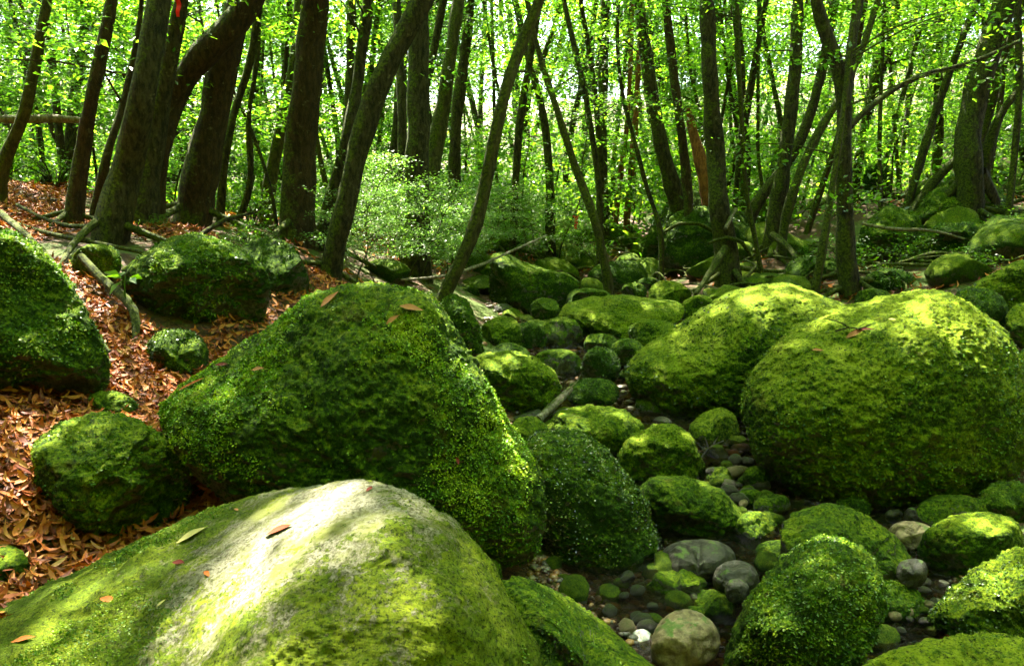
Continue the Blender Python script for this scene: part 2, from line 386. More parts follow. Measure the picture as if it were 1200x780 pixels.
    if leafy:
        rs = np.random.RandomState(seed)
        A, B, C, Dq = (W3[Fq[:, i]] for i in range(4)); nr = np.cross(C - A, Dq - B); ar = np.linalg.norm(nr, axis=1) + 1e-12; nr /= ar[:, None]
        cen = (A + C) / 2; view = (cen - np.array([0, 0, CAMZ])); facing = (nr * view).sum(1) / np.linalg.norm(view, axis=1)
        msk = (facing < .45) & (nr[:, 2] > lz[0]) & (nr[:, 2] < lz[1])
        nn = fbm(cen, 3.2, 77, 4); wgt = ar * msk * np.clip(.6 + nn * 1.6, .02, 1)
        if mat.name.startswith('granite'): wgt = wgt * np.clip(np.abs(cen[:, 0] - P(345, 700, 1.75)[0]) * 2.2 - .5, 0, 1) * (nn > .05)
        cnt = int(leafy * (ar * msk).sum() / 2 / (lsize * lsize))
        cnt = min(cnt, 150000)
        idx = rs.choice(len(Fq), cnt, p=wgt / wgt.sum()); u, v = rs.rand(cnt, 1), rs.rand(cnt, 1)
        pt = (A[idx] * (1 - u) * (1 - v) + B[idx] * u * (1 - v) + C[idx] * u * v + Dq[idx] * (1 - u) * v); N = nr[idx]
        d = N * rs.uniform(.25, .9, (cnt, 1)) + rs.normal(0, .6, (cnt, 3)) + np.array([0, 0, -.35]); d /= np.linalg.norm(d, axis=1)[:, None]
        s = np.cross(d, N + rs.normal(0, .4, (cnt, 3))); s /= np.linalg.norm(s, axis=1)[:, None] + 1e-9
        L = lsize * rs.uniform(.5, 1.6, (cnt, 1)); Wd = L * rs.uniform(.2, .36, (cnt, 1)); pt = pt - N * L * .15
        q4 = np.stack([pt, pt + d * L * .5 + s * Wd, pt + d * L, pt + d * L * .5 - s * Wd], 1).reshape(-1, 3) - base
        lm = raw_mesh('moss', q4, np.arange(cnt * 4).reshape(-1, 4), leafmat or M_mossleaf, False)
        tag(link('moss', lm, (0, 0, 0), o), kind='stuff')
    return o

BARE = (0, 0, 0)
NSM = (7.0, 2.2, .55, -.85)
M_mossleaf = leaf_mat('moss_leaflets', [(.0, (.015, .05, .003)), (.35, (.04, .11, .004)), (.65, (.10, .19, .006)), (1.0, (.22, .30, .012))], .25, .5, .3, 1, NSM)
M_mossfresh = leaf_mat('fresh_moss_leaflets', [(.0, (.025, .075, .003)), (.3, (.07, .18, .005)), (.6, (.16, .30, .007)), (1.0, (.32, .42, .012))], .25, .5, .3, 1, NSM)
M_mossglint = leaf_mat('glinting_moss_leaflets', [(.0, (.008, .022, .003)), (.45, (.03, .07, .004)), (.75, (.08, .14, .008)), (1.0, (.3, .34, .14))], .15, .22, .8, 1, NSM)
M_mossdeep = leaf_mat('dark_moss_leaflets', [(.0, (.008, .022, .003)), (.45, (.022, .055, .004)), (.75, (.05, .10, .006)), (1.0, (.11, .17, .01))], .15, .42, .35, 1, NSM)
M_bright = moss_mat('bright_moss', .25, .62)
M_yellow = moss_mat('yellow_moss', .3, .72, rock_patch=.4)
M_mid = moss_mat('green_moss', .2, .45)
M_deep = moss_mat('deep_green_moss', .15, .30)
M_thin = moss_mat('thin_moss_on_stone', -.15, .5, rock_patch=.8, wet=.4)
M_wet = stone_mat('wet_grey_stone', (.010, .010, .007), (.06, .055, .04), .33)
M_tan = stone_mat('tan_stone', (.08, .06, .025), (.26, .21, .11), .45)
M_white = stone_mat('pale_stone', (.5, .48, .42), (.8, .78, .72), .5)

# foreground granite boulder (its bare patch is set relative to the boulder's own base)
fgA = [(-260, 830), (-120, 760), (0, 704), (120, 655), (210, 610), (300, 576), (370, 560), (440, 556), (490, 574), (530, 606), (570, 655), (610, 722), (650, 800), (670, 920), (600, 1050), (300, 1110), (0, 1060), (-220, 950)]
pc = P(205, 833, 1.95)   # about the boulder's own base
BARE = (float((P(345, 700, 1.75) - pc)[0]), .0, .26)
M_granite = granite_mat()
A_rock = make_rock('huge pale granite boulder in the foreground with a glaring white bare patch', fgA, M_granite, 1.95, .72, 5, leafy=.5, lsize=.006, lz=(.1, 1.1), leafmat=M_mossleaf, lump=.02, n=190, p=2.5, fine=.009, facet=False)
B_rock = make_rock('tall tent-shaped boulder shaggy with leafy green moss, centre left', [(184, 486), (205, 450), (280, 405), (330, 372), (365, 346), (400, 331), (440, 328), (490, 336), (520, 362), (560, 430), (600, 492), (632, 535), (645, 585), (637, 640), (612, 672), (560, 668), (470, 700), (330, 640), (240, 575), (200, 530)],
          M_mid, 3.35, .62, 21, leafy=1.7, lsize=.0088, lump=.02, fine=.014, leafmat=M_mossfresh, facet=False)
C_rock = make_rock('rounded dark-sided boulder with whitish glints, leaning against the tent-shaped boulder', [(616, 512), (640, 503), (680, 502), (720, 530), (755, 580), (778, 632), (780, 665), (755, 690), (700, 698), (650, 670), (620, 610), (605, 550)],
          M_deep, 3.8, .36, 31, facet=False, leafy=1.5, lsize=.010, lz=(-.4, .85), leafmat=M_mossglint, lump=.02)
D_rock = make_rock('biggest rounded boulder on the right with twigs lying on its smooth yellow top', [(865, 485), (868, 455), (885, 425), (920, 390), (970, 362), (1030, 350), (1075, 339), (1105, 339), (1140, 358), (1175, 385), (1200, 425), (1212, 480), (1205, 545), (1170, 580), (1100, 602), (1000, 612), (930, 585), (888, 550)],
          M_yellow, 4.75, .85, 41, leafy=.6, lsize=.014, lz=(-.35, .5), lump=.012, leafmat=M_mossleaf, facet=False)
E_rock = make_rock('long sloping boulder rising right behind the biggest boulder', [(729, 430), (745, 408), (790, 383), (850, 345), (880, 334), (920, 331), (965, 342), (1000, 360), (1020, 400), (1000, 460), (930, 520), (850, 510), (770, 500), (740, 470)],
          M_yellow, 6.3, .8, 51, leafy=.5, lsize=.018, lz=(-.3, .5), lump=.012, leafmat=M_mossdeep, facet=False)
make_rock('massive leafy-mossed boulder cut by the left edge, dark hollow beneath it', [(-200, 300), (-120, 262), (-40, 258), (20, 272), (60, 305), (100, 360), (128, 410), (130, 450), (95, 490), (60, 520), (0, 545), (-100, 560), (-220, 480)],
          M_mid, 3.95, .8, 61, leafy=1.4, lsize=.013, lump=.04, cuts=(((.1, -.75, -.9), .22),))
make_rock('broad flat-topped boulder under the big trunks, shaggy sides and a dark notch', [(138, 345), (148, 310), (190, 283), (230, 272), (275, 286), (314, 315), (320, 345), (305, 385), (280, 402), (180, 405), (150, 390)],
          M_mid, 5.4, .55, 71, leafy=1.5, lsize=.014, lump=.04, leafmat=M_mossleaf, cuts=(((.1, -.8, -.7), .30),))
make_rock('small round leafy boulder tucked below the flat-topped boulder', (172, 386, 244, 446), M_mid, 4.55, .2, 72, leafy=1.4, lsize=.012, leafmat=M_mossdeep)
Q_rock = make_rock('smooth round bright green boulder ringed by brown leaf litter', [(38, 545), (45, 515), (75, 493), (115, 484), (160, 490), (200, 515), (226, 548), (226, 585), (200, 615), (140, 630), (90, 615), (50, 590)],
          M_bright, 3.05, .32, 73, leafy=.9, lsize=.010, lz=(-.4, .72))
make_rock('low bright moss hump in the leaf litter above the round green boulder', (96, 458, 160, 500), M_bright, 3.75, .16, 74, leafy=.4, lsize=.009, name='mossy_rock', cat='rock')
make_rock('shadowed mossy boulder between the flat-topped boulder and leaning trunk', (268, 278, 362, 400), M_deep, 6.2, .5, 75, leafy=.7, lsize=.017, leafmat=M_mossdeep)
make_rock('green moss hump at the left edge among fallen leaves', (-40, 634, 32, 700), M_bright, 2.5, .15, 76, name='mossy_rock', cat='rock')
make_rock('knobbly moss lump below the root on the left slope', (85, 285, 142, 330), M_bright, 5.5, .2, 77, leafy=.7, name='mossy_rock', cat='rock')

# mid-stream: (label, outline or box, material, extra)
G_rock = make_rock('long flat slab in mid stream with a bright yellow level top', [(650, 375), (662, 354), (690, 346), (740, 347), (798, 351), (804, 366), (798, 380), (740, 400), (700, 412), (676, 404), (668, 390)], M_yellow, 8.6, .6, 81, lump=.015, leafy=.5, lsize=.022, lz=(-.5, .3), leafmat=M_mossdeep, p=3.2)
F_rock = make_rock('tall dark block with a slanting green top at the back of the stream', [(573, 305), (578, 296), (592, 293), (612, 306), (640, 315), (668, 320), (680, 330), (670, 360), (630, 380), (590, 382), (573, 372)], M_mid, 10.2, .55, 82, lump=.02, p=3.4, leafy=.4, lsize=.025, lz=(-.5, .3), leafmat=M_mossdeep)
mids = [
 ('small round rock standing in front of the tall dark block', (621, 349, 657, 378), M_mid, 9.3, {}),
 ('low rock peeping over the back of the flat slab', (662, 338, 718, 362), M_mid, 9.6, {}),
 ('pale green oval rock right of the slab', (736, 374, 797, 408), M_bright, 7.9, dict(leafy=.2, lsize=.015)),
 ('small oval rock below the slab front', (682, 391, 726, 418), M_mid, 7.4, {}),
 ('rounded rock leaning beside the small oval rock below the slab', (712, 397, 756, 432), M_mid, 7.2, {}),
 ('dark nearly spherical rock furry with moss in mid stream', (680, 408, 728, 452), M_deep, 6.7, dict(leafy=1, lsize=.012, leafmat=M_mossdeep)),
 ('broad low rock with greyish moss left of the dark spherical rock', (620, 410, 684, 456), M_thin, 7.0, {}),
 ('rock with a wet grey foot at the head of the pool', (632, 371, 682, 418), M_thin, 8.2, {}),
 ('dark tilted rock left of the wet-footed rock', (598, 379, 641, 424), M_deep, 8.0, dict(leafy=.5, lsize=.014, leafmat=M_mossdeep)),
 ('squarish green rock behind the shaggy tent-shaped boulder, right of the leaning rock', (561, 371, 613, 420), M_bright, 7.9, {}),
 ('small rock wedged between the block and the tilted rock', (612, 374, 648, 400), M_mid, 9.0, {}),
 ('leaning rock draped in stems just behind the crest of the tent-shaped boulder', [(516, 352), (530, 342), (548, 352), (562, 380), (568, 412), (545, 430), (515, 400)], M_mid, 6.6, dict(leafy=.7, lsize=.014)),
 ('bright two-humped boulder beside the driftwood', [(552, 425), (565, 413), (600, 411), (628, 420), (650, 434), (659, 455), (648, 480), (615, 496), (580, 480), (560, 455)], M_yellow, 5.9, dict(leafy=.3, lsize=.012, lz=(-.4, .5))),
 ('dark oval rock sitting over a black gap in the stream', (666, 442, 725, 480), M_deep, 6.1, dict(leafy=.8, lsize=.011, leafmat=M_mossdeep)),
 ('wide low bright green boulder in the middle of the stream', [(632, 500), (655, 480), (690, 473), (730, 478), (756, 497), (750, 525), (690, 540), (640, 530)], M_bright, 5.0, {}),
 ('sliver of mossy rock between the tent-shaped boulder and the wide low one', (596, 488, 642, 525), M_bright, 4.8, {}),
 ('bright conical round boulder behind the glinting dark-sided one', [(722, 535), (735, 512), (765, 496), (790, 494), (812, 510), (828, 545), (825, 580), (770, 590), (730, 575)], M_yellow, 4.6, dict(leafy=.2, lsize=.01, lz=(-.4, .6))),
 ('boulder with sunlit shoulder and black underside left of the biggest boulder', [(806, 500), (825, 483), (845, 476), (862, 487), (870, 520), (850, 548), (815, 545)], M_yellow, 5.3, {}),
 ('egg-shaped boulder with grey underside overhanging the dark gap', [(745, 575), (760, 558), (800, 556), (845, 572), (873, 600), (872, 622), (840, 640), (790, 640), (755, 620)], M_mid, 3.95, dict(cuts=(((0, -.6, -.8), .28),))),
 ('rounded rock shining at the far end of the stream', (758, 330, 810, 362), M_yellow, 10.4, {}),
 ('flat-topped small block next to the long sloping boulder', (798, 345, 840, 382), M_yellow, 9.2, {}),
 ('small rock left of the shining rock at the far end', (728, 331, 758, 352), M_mid, 10.8, {}),
 ('tiny rock in shade behind the flat slab', (745, 325, 775, 345), M_deep, 11.5, {}),
 ('small rock in the shade left of the tall dark block', (538, 334, 562, 362), M_mid, 10.5, {}),
 ('dim green rock touching the left side of the tall dark block', (553, 332, 580, 356), M_mid, 11, {}),
 ('low boulder half hidden behind the two-humped boulder', (575, 402, 620, 430), M_deep, 6.8, {}),
 ('leafy sunlit boulder cut by the right edge, highest on that bank', [(1128, 345), (1150, 325), (1190, 307), (1240, 300), (1260, 350), (1230, 380), (1170, 380)], M_yellow, 6.6, dict(leafy=.7, lsize=.018, lz=(-.4, .6), leafmat=M_mossdeep)),
 ('round green boulder at the right edge below the leafy sunlit one', (1176, 354, 1240, 410), M_bright, 5.8, {}),
 ('dark narrow rock showing behind the shoulder of the biggest boulder', (1115, 335, 1180, 400), M_deep, 6.0, dict(leafy=.5, lsize=.016)),
 ('dark rock squeezed between the biggest boulder and the right edge', (1190, 400, 1250, 470), M_mid, 5.4, {}),
 ('low rounded rock in shade behind the long sloping boulder', (1000, 338, 1048, 375), M_mid, 8.0, {}),
 ('dark oval rock with yellow flecks at the foot of the biggest boulder', (1073, 578, 1160, 626), M_thin, 3.95, {}),
 ('mossy rock at the right edge below the biggest boulder', (1144, 564, 1230, 625), M_mid, 4.0, dict(leafy=.4, lsize=.01)),
 ('smooth half-dome boulder right of the brown water', [(1074, 650), (1085, 622), (1115, 604), (1160, 600), (1190, 607), (1200, 635), (1195, 665), (1150, 690), (1095, 680)], M_bright, 3.45, dict(lump=.02)),
 ('bare tan stone next to the half-dome boulder', (1038, 610, 1096, 645), M_tan, 3.7, dict(name='stone', cat='stone')),
 ('big glistening boulder cut by the right edge in the water', [(1082, 725), (1100, 700), (1140, 665), (1190, 642), (1260, 640), (1300, 740), (1240, 790), (1130, 760)], M_bright, 2.95, dict(leafy=.7, lsize=.009, leafmat=M_mossdeep)),
 ('broad low smooth-mossed boulder behind the shaggy front boulder', [(914, 615), (935, 595), (975, 588), (1010, 602), (1050, 628), (1072, 655), (1072, 688), (1020, 710), (950, 690), (915, 650)], M_thin, 3.45, dict(seed=3)),
 ('shaggy leafy boulder at the bottom of the picture beside the brown water', [(842, 790), (858, 745), (878, 700), (905, 660), (940, 632), (975, 625), (1010, 638), (1032, 670), (1038, 715), (1020, 760), (995, 800), (940, 850), (860, 840)], M_mid, 2.62, dict(leafy=1.5, lsize=.0095, lump=.03, depth=.3)),
 ('dark wedge of rock right of the shaggy front boulder', (985, 676, 1082, 745), M_mid, 3.15, dict(leafy=.6, lsize=.009)),
 ('mossy rock top along the bottom edge of the picture, right', (985, 745, 1330, 900), M_yellow, 2.2, dict(depth=.3, leafy=.15, lsize=.007)),
 ('grey-topped mossy rock above the tan egg stone', [(755, 690), (770, 670), (800, 666), (828, 676), (838, 700), (820, 722), (780, 722)], M_thin, 3.3, {}),
 ('mossy rock stepping down right of the grey-topped rock', (790, 690, 862, 752), M_mid, 3.15, {}),
 ('tan egg-shaped stone with a green cheek at the bottom edge', (762, 717, 843, 788), M_tan, 2.75, dict(facet=False, name='stone', cat='stone')),
 ('small white stone on the amber gravel', (736, 737, 768, 766), M_white, 2.9, dict(name='stone', cat='stone')),
 ('slanting slab streaked with pale stone right of the granite boulder', [(575, 690), (590, 677), (620, 674), (660, 698), (720, 742), (780, 790), (800, 860), (650, 880), (590, 780)], M_thin, 2.45, dict(depth=.35, leafy=.2, lsize=.008)),
 ('little round moss tuft rock in the crack between the two largest left boulders', (560, 655, 590, 692), M_bright, 2.9, dict(leafy=.8, lsize=.007, name='mossy_rock', cat='rock')),
 ('small mossy stone among the pebbles left of the biggest boulder', (871, 545, 903, 572), M_mid, 4.4, dict(name='mossy_rock', cat='rock')),
 ('mossy stone behind the egg-shaped boulder', (826, 545, 860, 580), M_mid, 4.5, dict(name='mossy_rock', cat='rock')),
 ('grey stone with a thin moss cap above the wet pale rock', (884, 578, 928, 606), M_thin, 4.1, dict(name='stone', cat='stone')),
 ('low mossy stone left of the grey thin-capped stone', (862, 574, 895, 602), M_mid, 4.2, dict(name='mossy_rock', cat='rock')),
 ('wet pale rock with a mossy crown right of the egg-shaped boulder', (848, 600, 914, 660), M_thin, 3.85, {}),
 ('small dark mossy stone against the biggest boulder', (978, 580, 1022, 615), M_deep, 4.05, dict(leafy=.5, lsize=.009, name='mossy_rock', cat='rock')),
 ('low mossy rock between the wet pale rock and shaggy front boulder', (884, 632, 932, 662), M_mid, 3.6, dict(name='mossy_rock', cat='rock')),
 ('flat black wet rock in the gap under the egg-shaped boulder', (770, 630, 862, 690), M_wet, 3.45, dict(name='wet_rock', cat='rock')),
 ('flat wet rock left of the shaggy front boulder', (836, 658, 892, 704), M_wet, 3.2, dict(name='wet_rock', cat='rock')),
 ('blue-grey wet pebble by the grey-topped rock', (850, 680, 876, 704), M_wet, 3.05, dict(name='pebble', cat='pebble')),
 ('flat mossy rock right of the broad low boulder at the waterline', (1050, 655, 1087, 688), M_wet, 3.2, dict(name='wet_rock', cat='rock')),
 ('larger grey pebble under the dark flecked rock', (1058, 592, 1092, 615), M_wet, 3.95, dict(name='pebble', cat='pebble')),
 ('round dark pebble left of the grey one under the flecked rock', (1036, 596, 1058, 612), M_wet, 4.0, dict(name='pebble', cat='pebble')),
 # back bank
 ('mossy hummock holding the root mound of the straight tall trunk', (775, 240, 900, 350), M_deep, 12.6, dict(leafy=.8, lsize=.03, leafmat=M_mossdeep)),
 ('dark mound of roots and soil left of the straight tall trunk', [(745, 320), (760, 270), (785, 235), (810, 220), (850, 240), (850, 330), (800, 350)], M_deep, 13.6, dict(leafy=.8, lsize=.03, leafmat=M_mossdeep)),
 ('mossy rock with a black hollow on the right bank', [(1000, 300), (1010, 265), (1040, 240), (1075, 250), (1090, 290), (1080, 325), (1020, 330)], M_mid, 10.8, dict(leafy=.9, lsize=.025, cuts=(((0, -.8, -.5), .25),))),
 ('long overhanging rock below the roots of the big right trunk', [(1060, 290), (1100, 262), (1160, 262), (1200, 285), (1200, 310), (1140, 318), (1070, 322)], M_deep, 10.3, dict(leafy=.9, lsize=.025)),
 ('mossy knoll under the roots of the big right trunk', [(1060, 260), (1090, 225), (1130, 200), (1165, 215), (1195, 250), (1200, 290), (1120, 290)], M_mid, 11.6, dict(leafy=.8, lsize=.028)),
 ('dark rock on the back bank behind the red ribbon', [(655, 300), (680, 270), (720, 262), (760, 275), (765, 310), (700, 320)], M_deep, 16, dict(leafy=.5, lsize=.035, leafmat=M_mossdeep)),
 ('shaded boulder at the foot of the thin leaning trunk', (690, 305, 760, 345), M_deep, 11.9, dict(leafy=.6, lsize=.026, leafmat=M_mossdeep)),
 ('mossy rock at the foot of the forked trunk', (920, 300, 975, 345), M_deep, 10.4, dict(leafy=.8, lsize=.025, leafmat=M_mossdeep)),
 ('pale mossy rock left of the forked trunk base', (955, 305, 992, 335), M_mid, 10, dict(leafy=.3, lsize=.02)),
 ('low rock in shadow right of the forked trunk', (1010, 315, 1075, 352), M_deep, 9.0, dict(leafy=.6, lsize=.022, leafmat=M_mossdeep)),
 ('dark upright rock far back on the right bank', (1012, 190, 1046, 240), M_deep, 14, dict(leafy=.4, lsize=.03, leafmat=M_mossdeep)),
]
for i, (lab, shp, mt, Y, kw) in enumerate(mids):
    kw = dict(kw); sd = kw.pop('seed', 101 + i * 3); make_rock(lab, shp, mt, Y, seed=sd, **kw)

# small stones that fill the gaps of the bed, and the rubble of the back bank
rs = np.random.RandomState(44); smesh = []
for k in range(6):
    v, f = cube_sphere(14)
    for _ in range(5):
        cn_ = rs.normal(0, 1, 3); cn_ /= np.linalg.norm(cn_); ex = v @ cn_ - rs.uniform(.55, .8); v = v - np.where(ex > 0, ex * .9, 0)[:, None] * cn_
    v = v * np.array([1, .85, .65]); v = v * (1 + .10 * fbm(v + k * 5, 1.3, k, 3)[:, None]) + v * .03 * fbm(v, 9, k, 2)[:, None]; smesh.append(v)
_, f = cube_sphere(14); smesh = [raw_mesh('mossy_stone', v, f, m) for v, m in zip(smesh, (M_mid, M_thin, M_bright, M_wet, M_mid, M_thin))]
for i in range(150):
    y = rs.uniform(2.9, 11.5); x = np.interp(y, [2, 4, 8, 12], [1.0, 1.2, .8, 1.0]) + rs.uniform(-1, 1.2); k = rs.randint(6); rr_ = rs.uniform(.05, .16) * (1 if y > 5 else .6)
    o = link('mossy_stone', smesh[k], (x, y, gz(x, y) + rr_ * .15)); o.scale = (rr_,) * 3; o.rotation_euler = (rs.normal(0, .2), rs.normal(0, .2), rs.rand() * 6.28)
    tag(o, 'small wet stone half capped with moss between the stream boulders' if k in (1, 3, 5) else 'small rock wholly wrapped in green moss between the stream boulders', 'stone', 'small stones filling the gaps of the stream')
for i in range(90):
    y = rs.uniform(8.5, 17); x = rs.uniform(-1.5, y * .68); 
    if y < 11.5 and -.2 < x < 2.4: continue
    k = rs.choice([0, 4, 2]); rr_ = rs.uniform(.14, .52); o = link('mossy_rock', smesh[k], (x, y, gz(x, y) + rr_ * .1)); o.scale = (rr_, rr_, rr_ * rs.uniform(.8, 1.2)); o.rotation_euler = (rs.normal(0, .2), rs.normal(0, .2), rs.rand() * 6.28)
    tag(o, 'mossy rock in the tangled rubble of the back bank', 'rock', 'rocks strewn over the back bank')

for i in range(38):
    y = rs.uniform(2.75, 4.6); x = rs.uniform(.35, 2.3); k = rs.choice([3, 3, 0, 5]); rr_ = rs.uniform(.03, .085)
    o = link('mossy_stone', smesh[k], (x, y, float(bed(y)) - .03 + rr_ * .2)); o.scale = (rr_,) * 3; o.rotation_euler = (rs.normal(0, .2), rs.normal(0, .2), rs.rand() * 6.28)
    tag(o, 'small wet stone breaking the surface of the near stream', 'stone', 'small wet stones in the near stream')

# ------------------------------------------------------------------ gravel and pebbles
rs = np.random.RandomState(4)
t = NT('amber_gravel'); c = t.ramp(t.island(), [(.0, (.02, .016, .01)), (.35, (.10, .045, .012)), (.6, (.22, .11, .025)), (.8, (.04, .04, .03)), (1, (.22, .18, .11))])
M_gravel = t.fin(c, .35, t.bump(t.noise(60, 4, .7), .004), .6)
mb = MB(); Vs, Fs = cube_sphere(3)
def gravel_patch(x0, x1, y0, y1, cnt, r0, r1):
    xs, ys = rs.uniform(x0, x1, cnt), rs.uniform(y0, y1, cnt); zs = ground(xs, ys)
    for x, y, z in zip(xs, ys, zs):
        r = r0 * (r1 / r0) ** rs.rand(); s = rs.uniform(.6, 1.2, 3) * r; s[2] *= .6
        v = Vs * s * (1 + .15 * rs.uniform(-1, 1, (len(Vs), 1))); a = rs.rand() * 6.28
        R = np.array([[math.cos(a), -math.sin(a), 0], [math.sin(a), math.cos(a), 0], [0, 0, 1]])
        mb.add(v @ R + [x, y, z + r * .2], Fs)
gravel_patch(.05, .75, 2.3, 3.5, 2400, .004, .022)
gravel_patch(.7, 2.6, 2.3, 5.2, 1100, .008, .03)
gravel_patch(-.3, 1.8, 5, 11, 1200, .02, .06)
gravel_patch(.5, 2.4, 2.2, 3.9, 2600, .006, .02)
tag(link('gravel', mb.mesh('gravel', M_gravel)), 'amber and grey gravel lying in the shallow stream bed', 'gravel', kind='stuff')
pm = [MB() for _ in range(3)]
for k, q in enumerate(pm):
    v, f = cube_sphere(8); v = v * (1 + .12 * fbm(v + k * 9, 1.5, k, 2)[:, None]) * np.array([1, .8, .6]); q.add(v, f)
pmesh = [q.mesh('pebble', m) for q, m in zip(pm, (M_wet, M_tan, M_mid))]
plabs = ['dark wet pebble in the pebble pile left of the biggest boulder', 'tan pebble in the pebble pile left of the biggest boulder', 'mossy pebble in the pebble pile left of the biggest boulder']
plabs2 = ['grey wet pebble at the edge of the brown water', 'tan pebble at the edge of the brown water', 'mossy pebble at the edge of the brown water']
def pebble(px, py, Y, k, r, labs, grp):
    p = P(px, py, Y); z = gz(p[0], p[1]); o = link('pebble', pmesh[k], (p[0], p[1], max(z, p[2] if p[2] < z + .25 else z) + r * .1))
    o.scale = (r, r, r); o.rotation_euler = (rs.uniform(-.3, .3), rs.uniform(-.3, .3), rs.rand() * 6.28); tag(o, labs[k], 'pebble', grp)
for i in range(34):
    px = rs.uniform(832, 900); py = rs.uniform(535, 600); Y = 4.75 - (py - 535) / 65 * .75
    pebble(px, py, Y, int(rs.choice([0, 0, 1, 2])), rs.uniform(.02, .06), plabs, 'pebbles piled left of the biggest boulder')
for i in range(44):
    px, py = [(rs.uniform(1020, 1090), rs.uniform(590, 625)), (rs.uniform(640, 770), rs.uniform(685, 735)), (rs.uniform(1040, 1100), rs.uniform(680, 740))][i % 3]
    Y = (CAMZ) / math.tan(PITCH + math.atan((py - 390) / F))
    pebble(px, py, Y, int(rs.choice([0, 0, 1, 2])), rs.uniform(.015, .045), plabs2, 'pebbles along the water')

# ------------------------------------------------------------------ trees
def tube(pts, rad, sides=10, lump=.08, seed=0, flare=0):
    """smooth tube through the points; returns V, F"""
    pts = np.array(pts, float); rad = np.array(rad, float); m = len(pts); L = np.r_[0, np.cumsum(np.linalg.norm(np.diff(pts, axis=0), axis=1))]
    n = max(4, int(L[-1] / max(.12, L[-1] / 60)) + 1); s = np.linspace(0, L[-1], n)
    def cr(v):       # Catmull-Rom like smoothing
        o = np.stack([np.interp(s, L, v[:, k]) for k in range(v.shape[1])], 1)
        for _ in range(3 if n > 8 else 0): o[1:-1] = (o[:-2] + 2 * o[1:-1] + o[2:]) / 4
        return o
    C = cr(pts); r = np.interp(s, L, rad); T = np.gradient(C, axis=0); T /= np.linalg.norm(T, axis=1)[:, None] + 1e-9
    ref = np.array([.31, .95, .05]); A = np.cross(T, ref); A /= np.linalg.norm(A, axis=1)[:, None] + 1e-9; B = np.cross(T, A)
    a = np.linspace(0, 2 * math.pi, sides, endpoint=False)
    ring = np.cos(a)[None, :, None] * A[:, None] + np.sin(a)[None, :, None] * B[:, None]
    rr = r[:, None] * np.ones((1, sides))
    if flare:
        fl = np.exp(-s / (flare * 1.2))[:, None]; ph = seed * 1.3
        rr = rr * (1 + fl * (.22 + .30 * np.cos(a * 5 + ph)[None] + .2 * np.cos(a * 3 + ph * 2)[None]))
    q = (C[:, None] + ring * rr[:, :, None]).reshape(-1, 3)
    nn = (fbm(q, 3.0, seed, 3) * lump).reshape(n, sides); q = (C[:, None] + ring * (rr * (1 + nn * 1.6))[:, :, None]).reshape(-1, 3)
    i = np.arange(n * sides).reshape(n, sides); j = np.roll(i, -1, 1)
    Fq = np.stack([i[:-1].ravel(), j[:-1].ravel(), j[1:].ravel(), i[1:].ravel()], 1)
    q = np.concatenate([q, C[:1], C[-1:]]); k0, k1 = n * sides, n * sides + 1
    caps = [(i[0, b], j[0, b], k0, k0) for b in range(0)]
    return q, Fq
def leaves(centers, per, spread, size, rs, flat=.5, hang=.2):
    """leaf quads folded along the midrib, scattered round the spray centres"""
    n = len(centers); c = np.repeat(centers, per, 0); m = len(c)
    p = c + rs.normal(0, 1, (m, 3)) * np.array(spread)
    d = rs.normal(0, 1, (m, 3)); d[:, 2] = d[:, 2] * flat - hang; d /= np.linalg.norm(d, axis=1)[:, None]
    up = rs.normal(0, .45, (m, 3)) + [0, 0, 1]; s = np.cross(d, up); s /= np.linalg.norm(s, axis=1)[:, None]
    L = size * rs.uniform(.6, 1.35, (m, 1)); w = L * rs.uniform(.2, .32, (m, 1)); nn = np.cross(s, d)
    q = np.stack([p, p + d * L * .45 + s * w + nn * w * .4, p + d * L, p + d * L * .45 - s * w + nn * w * .4], 1).reshape(-1, 3)
    return q, np.arange(m * 4).reshape(-1, 4)

LG = [(.0, (.018, .05, .008)), (.35, (.042, .105, .012)), (.65, (.08, .155, .015)), (1.0, (.15, .21, .025))]
M_leaf = leaf_mat('forest_leaves', LG, .55, .35, .5, 2.7, vary=True)
M_leafhi = leaf_mat('canopy_leaves', LG, .6, .4, .4, 3.0)
M_shrub = leaf_mat('glossy_shrub_leaves', [(.0, (.04, .10, .02)), (.5, (.09, .18, .04)), (1.0, (.18, .28, .09))], .45, .35, .5, 1.6)
M_fern = leaf_mat('fern_leaves', [(.0, (.03, .09, .006)), (1.0, (.11, .22, .01))], .45, .4, .4, 1.6)
M_bark = bark_mat('dark_mossy_bark', (.010, .008, .004), (.065, .052, .024), .58)
M_barkred = bark_mat('reddish_brown_bark', (.020, .011, .005), (.065, .036, .015), .50)
M_barkor = bark_mat('orange_bark_and_light', (.14, .05, .015), (.36, .14, .04), .12)  # bark of the snag; also paints warm light on the distant stems
M_barkgr = bark_mat('green_mossy_bark', (.03, .028, .012), (.09, .08, .03), .75)
M_root = bark_mat('mossy_root_bark', (.02, .014, .006), (.05, .036, .015), 1.25, None, (.05, .05, .015))
M_dry = bark_mat('bleached_dead_wood', (.16, .13, .09), (.36, .32, .25), .1)

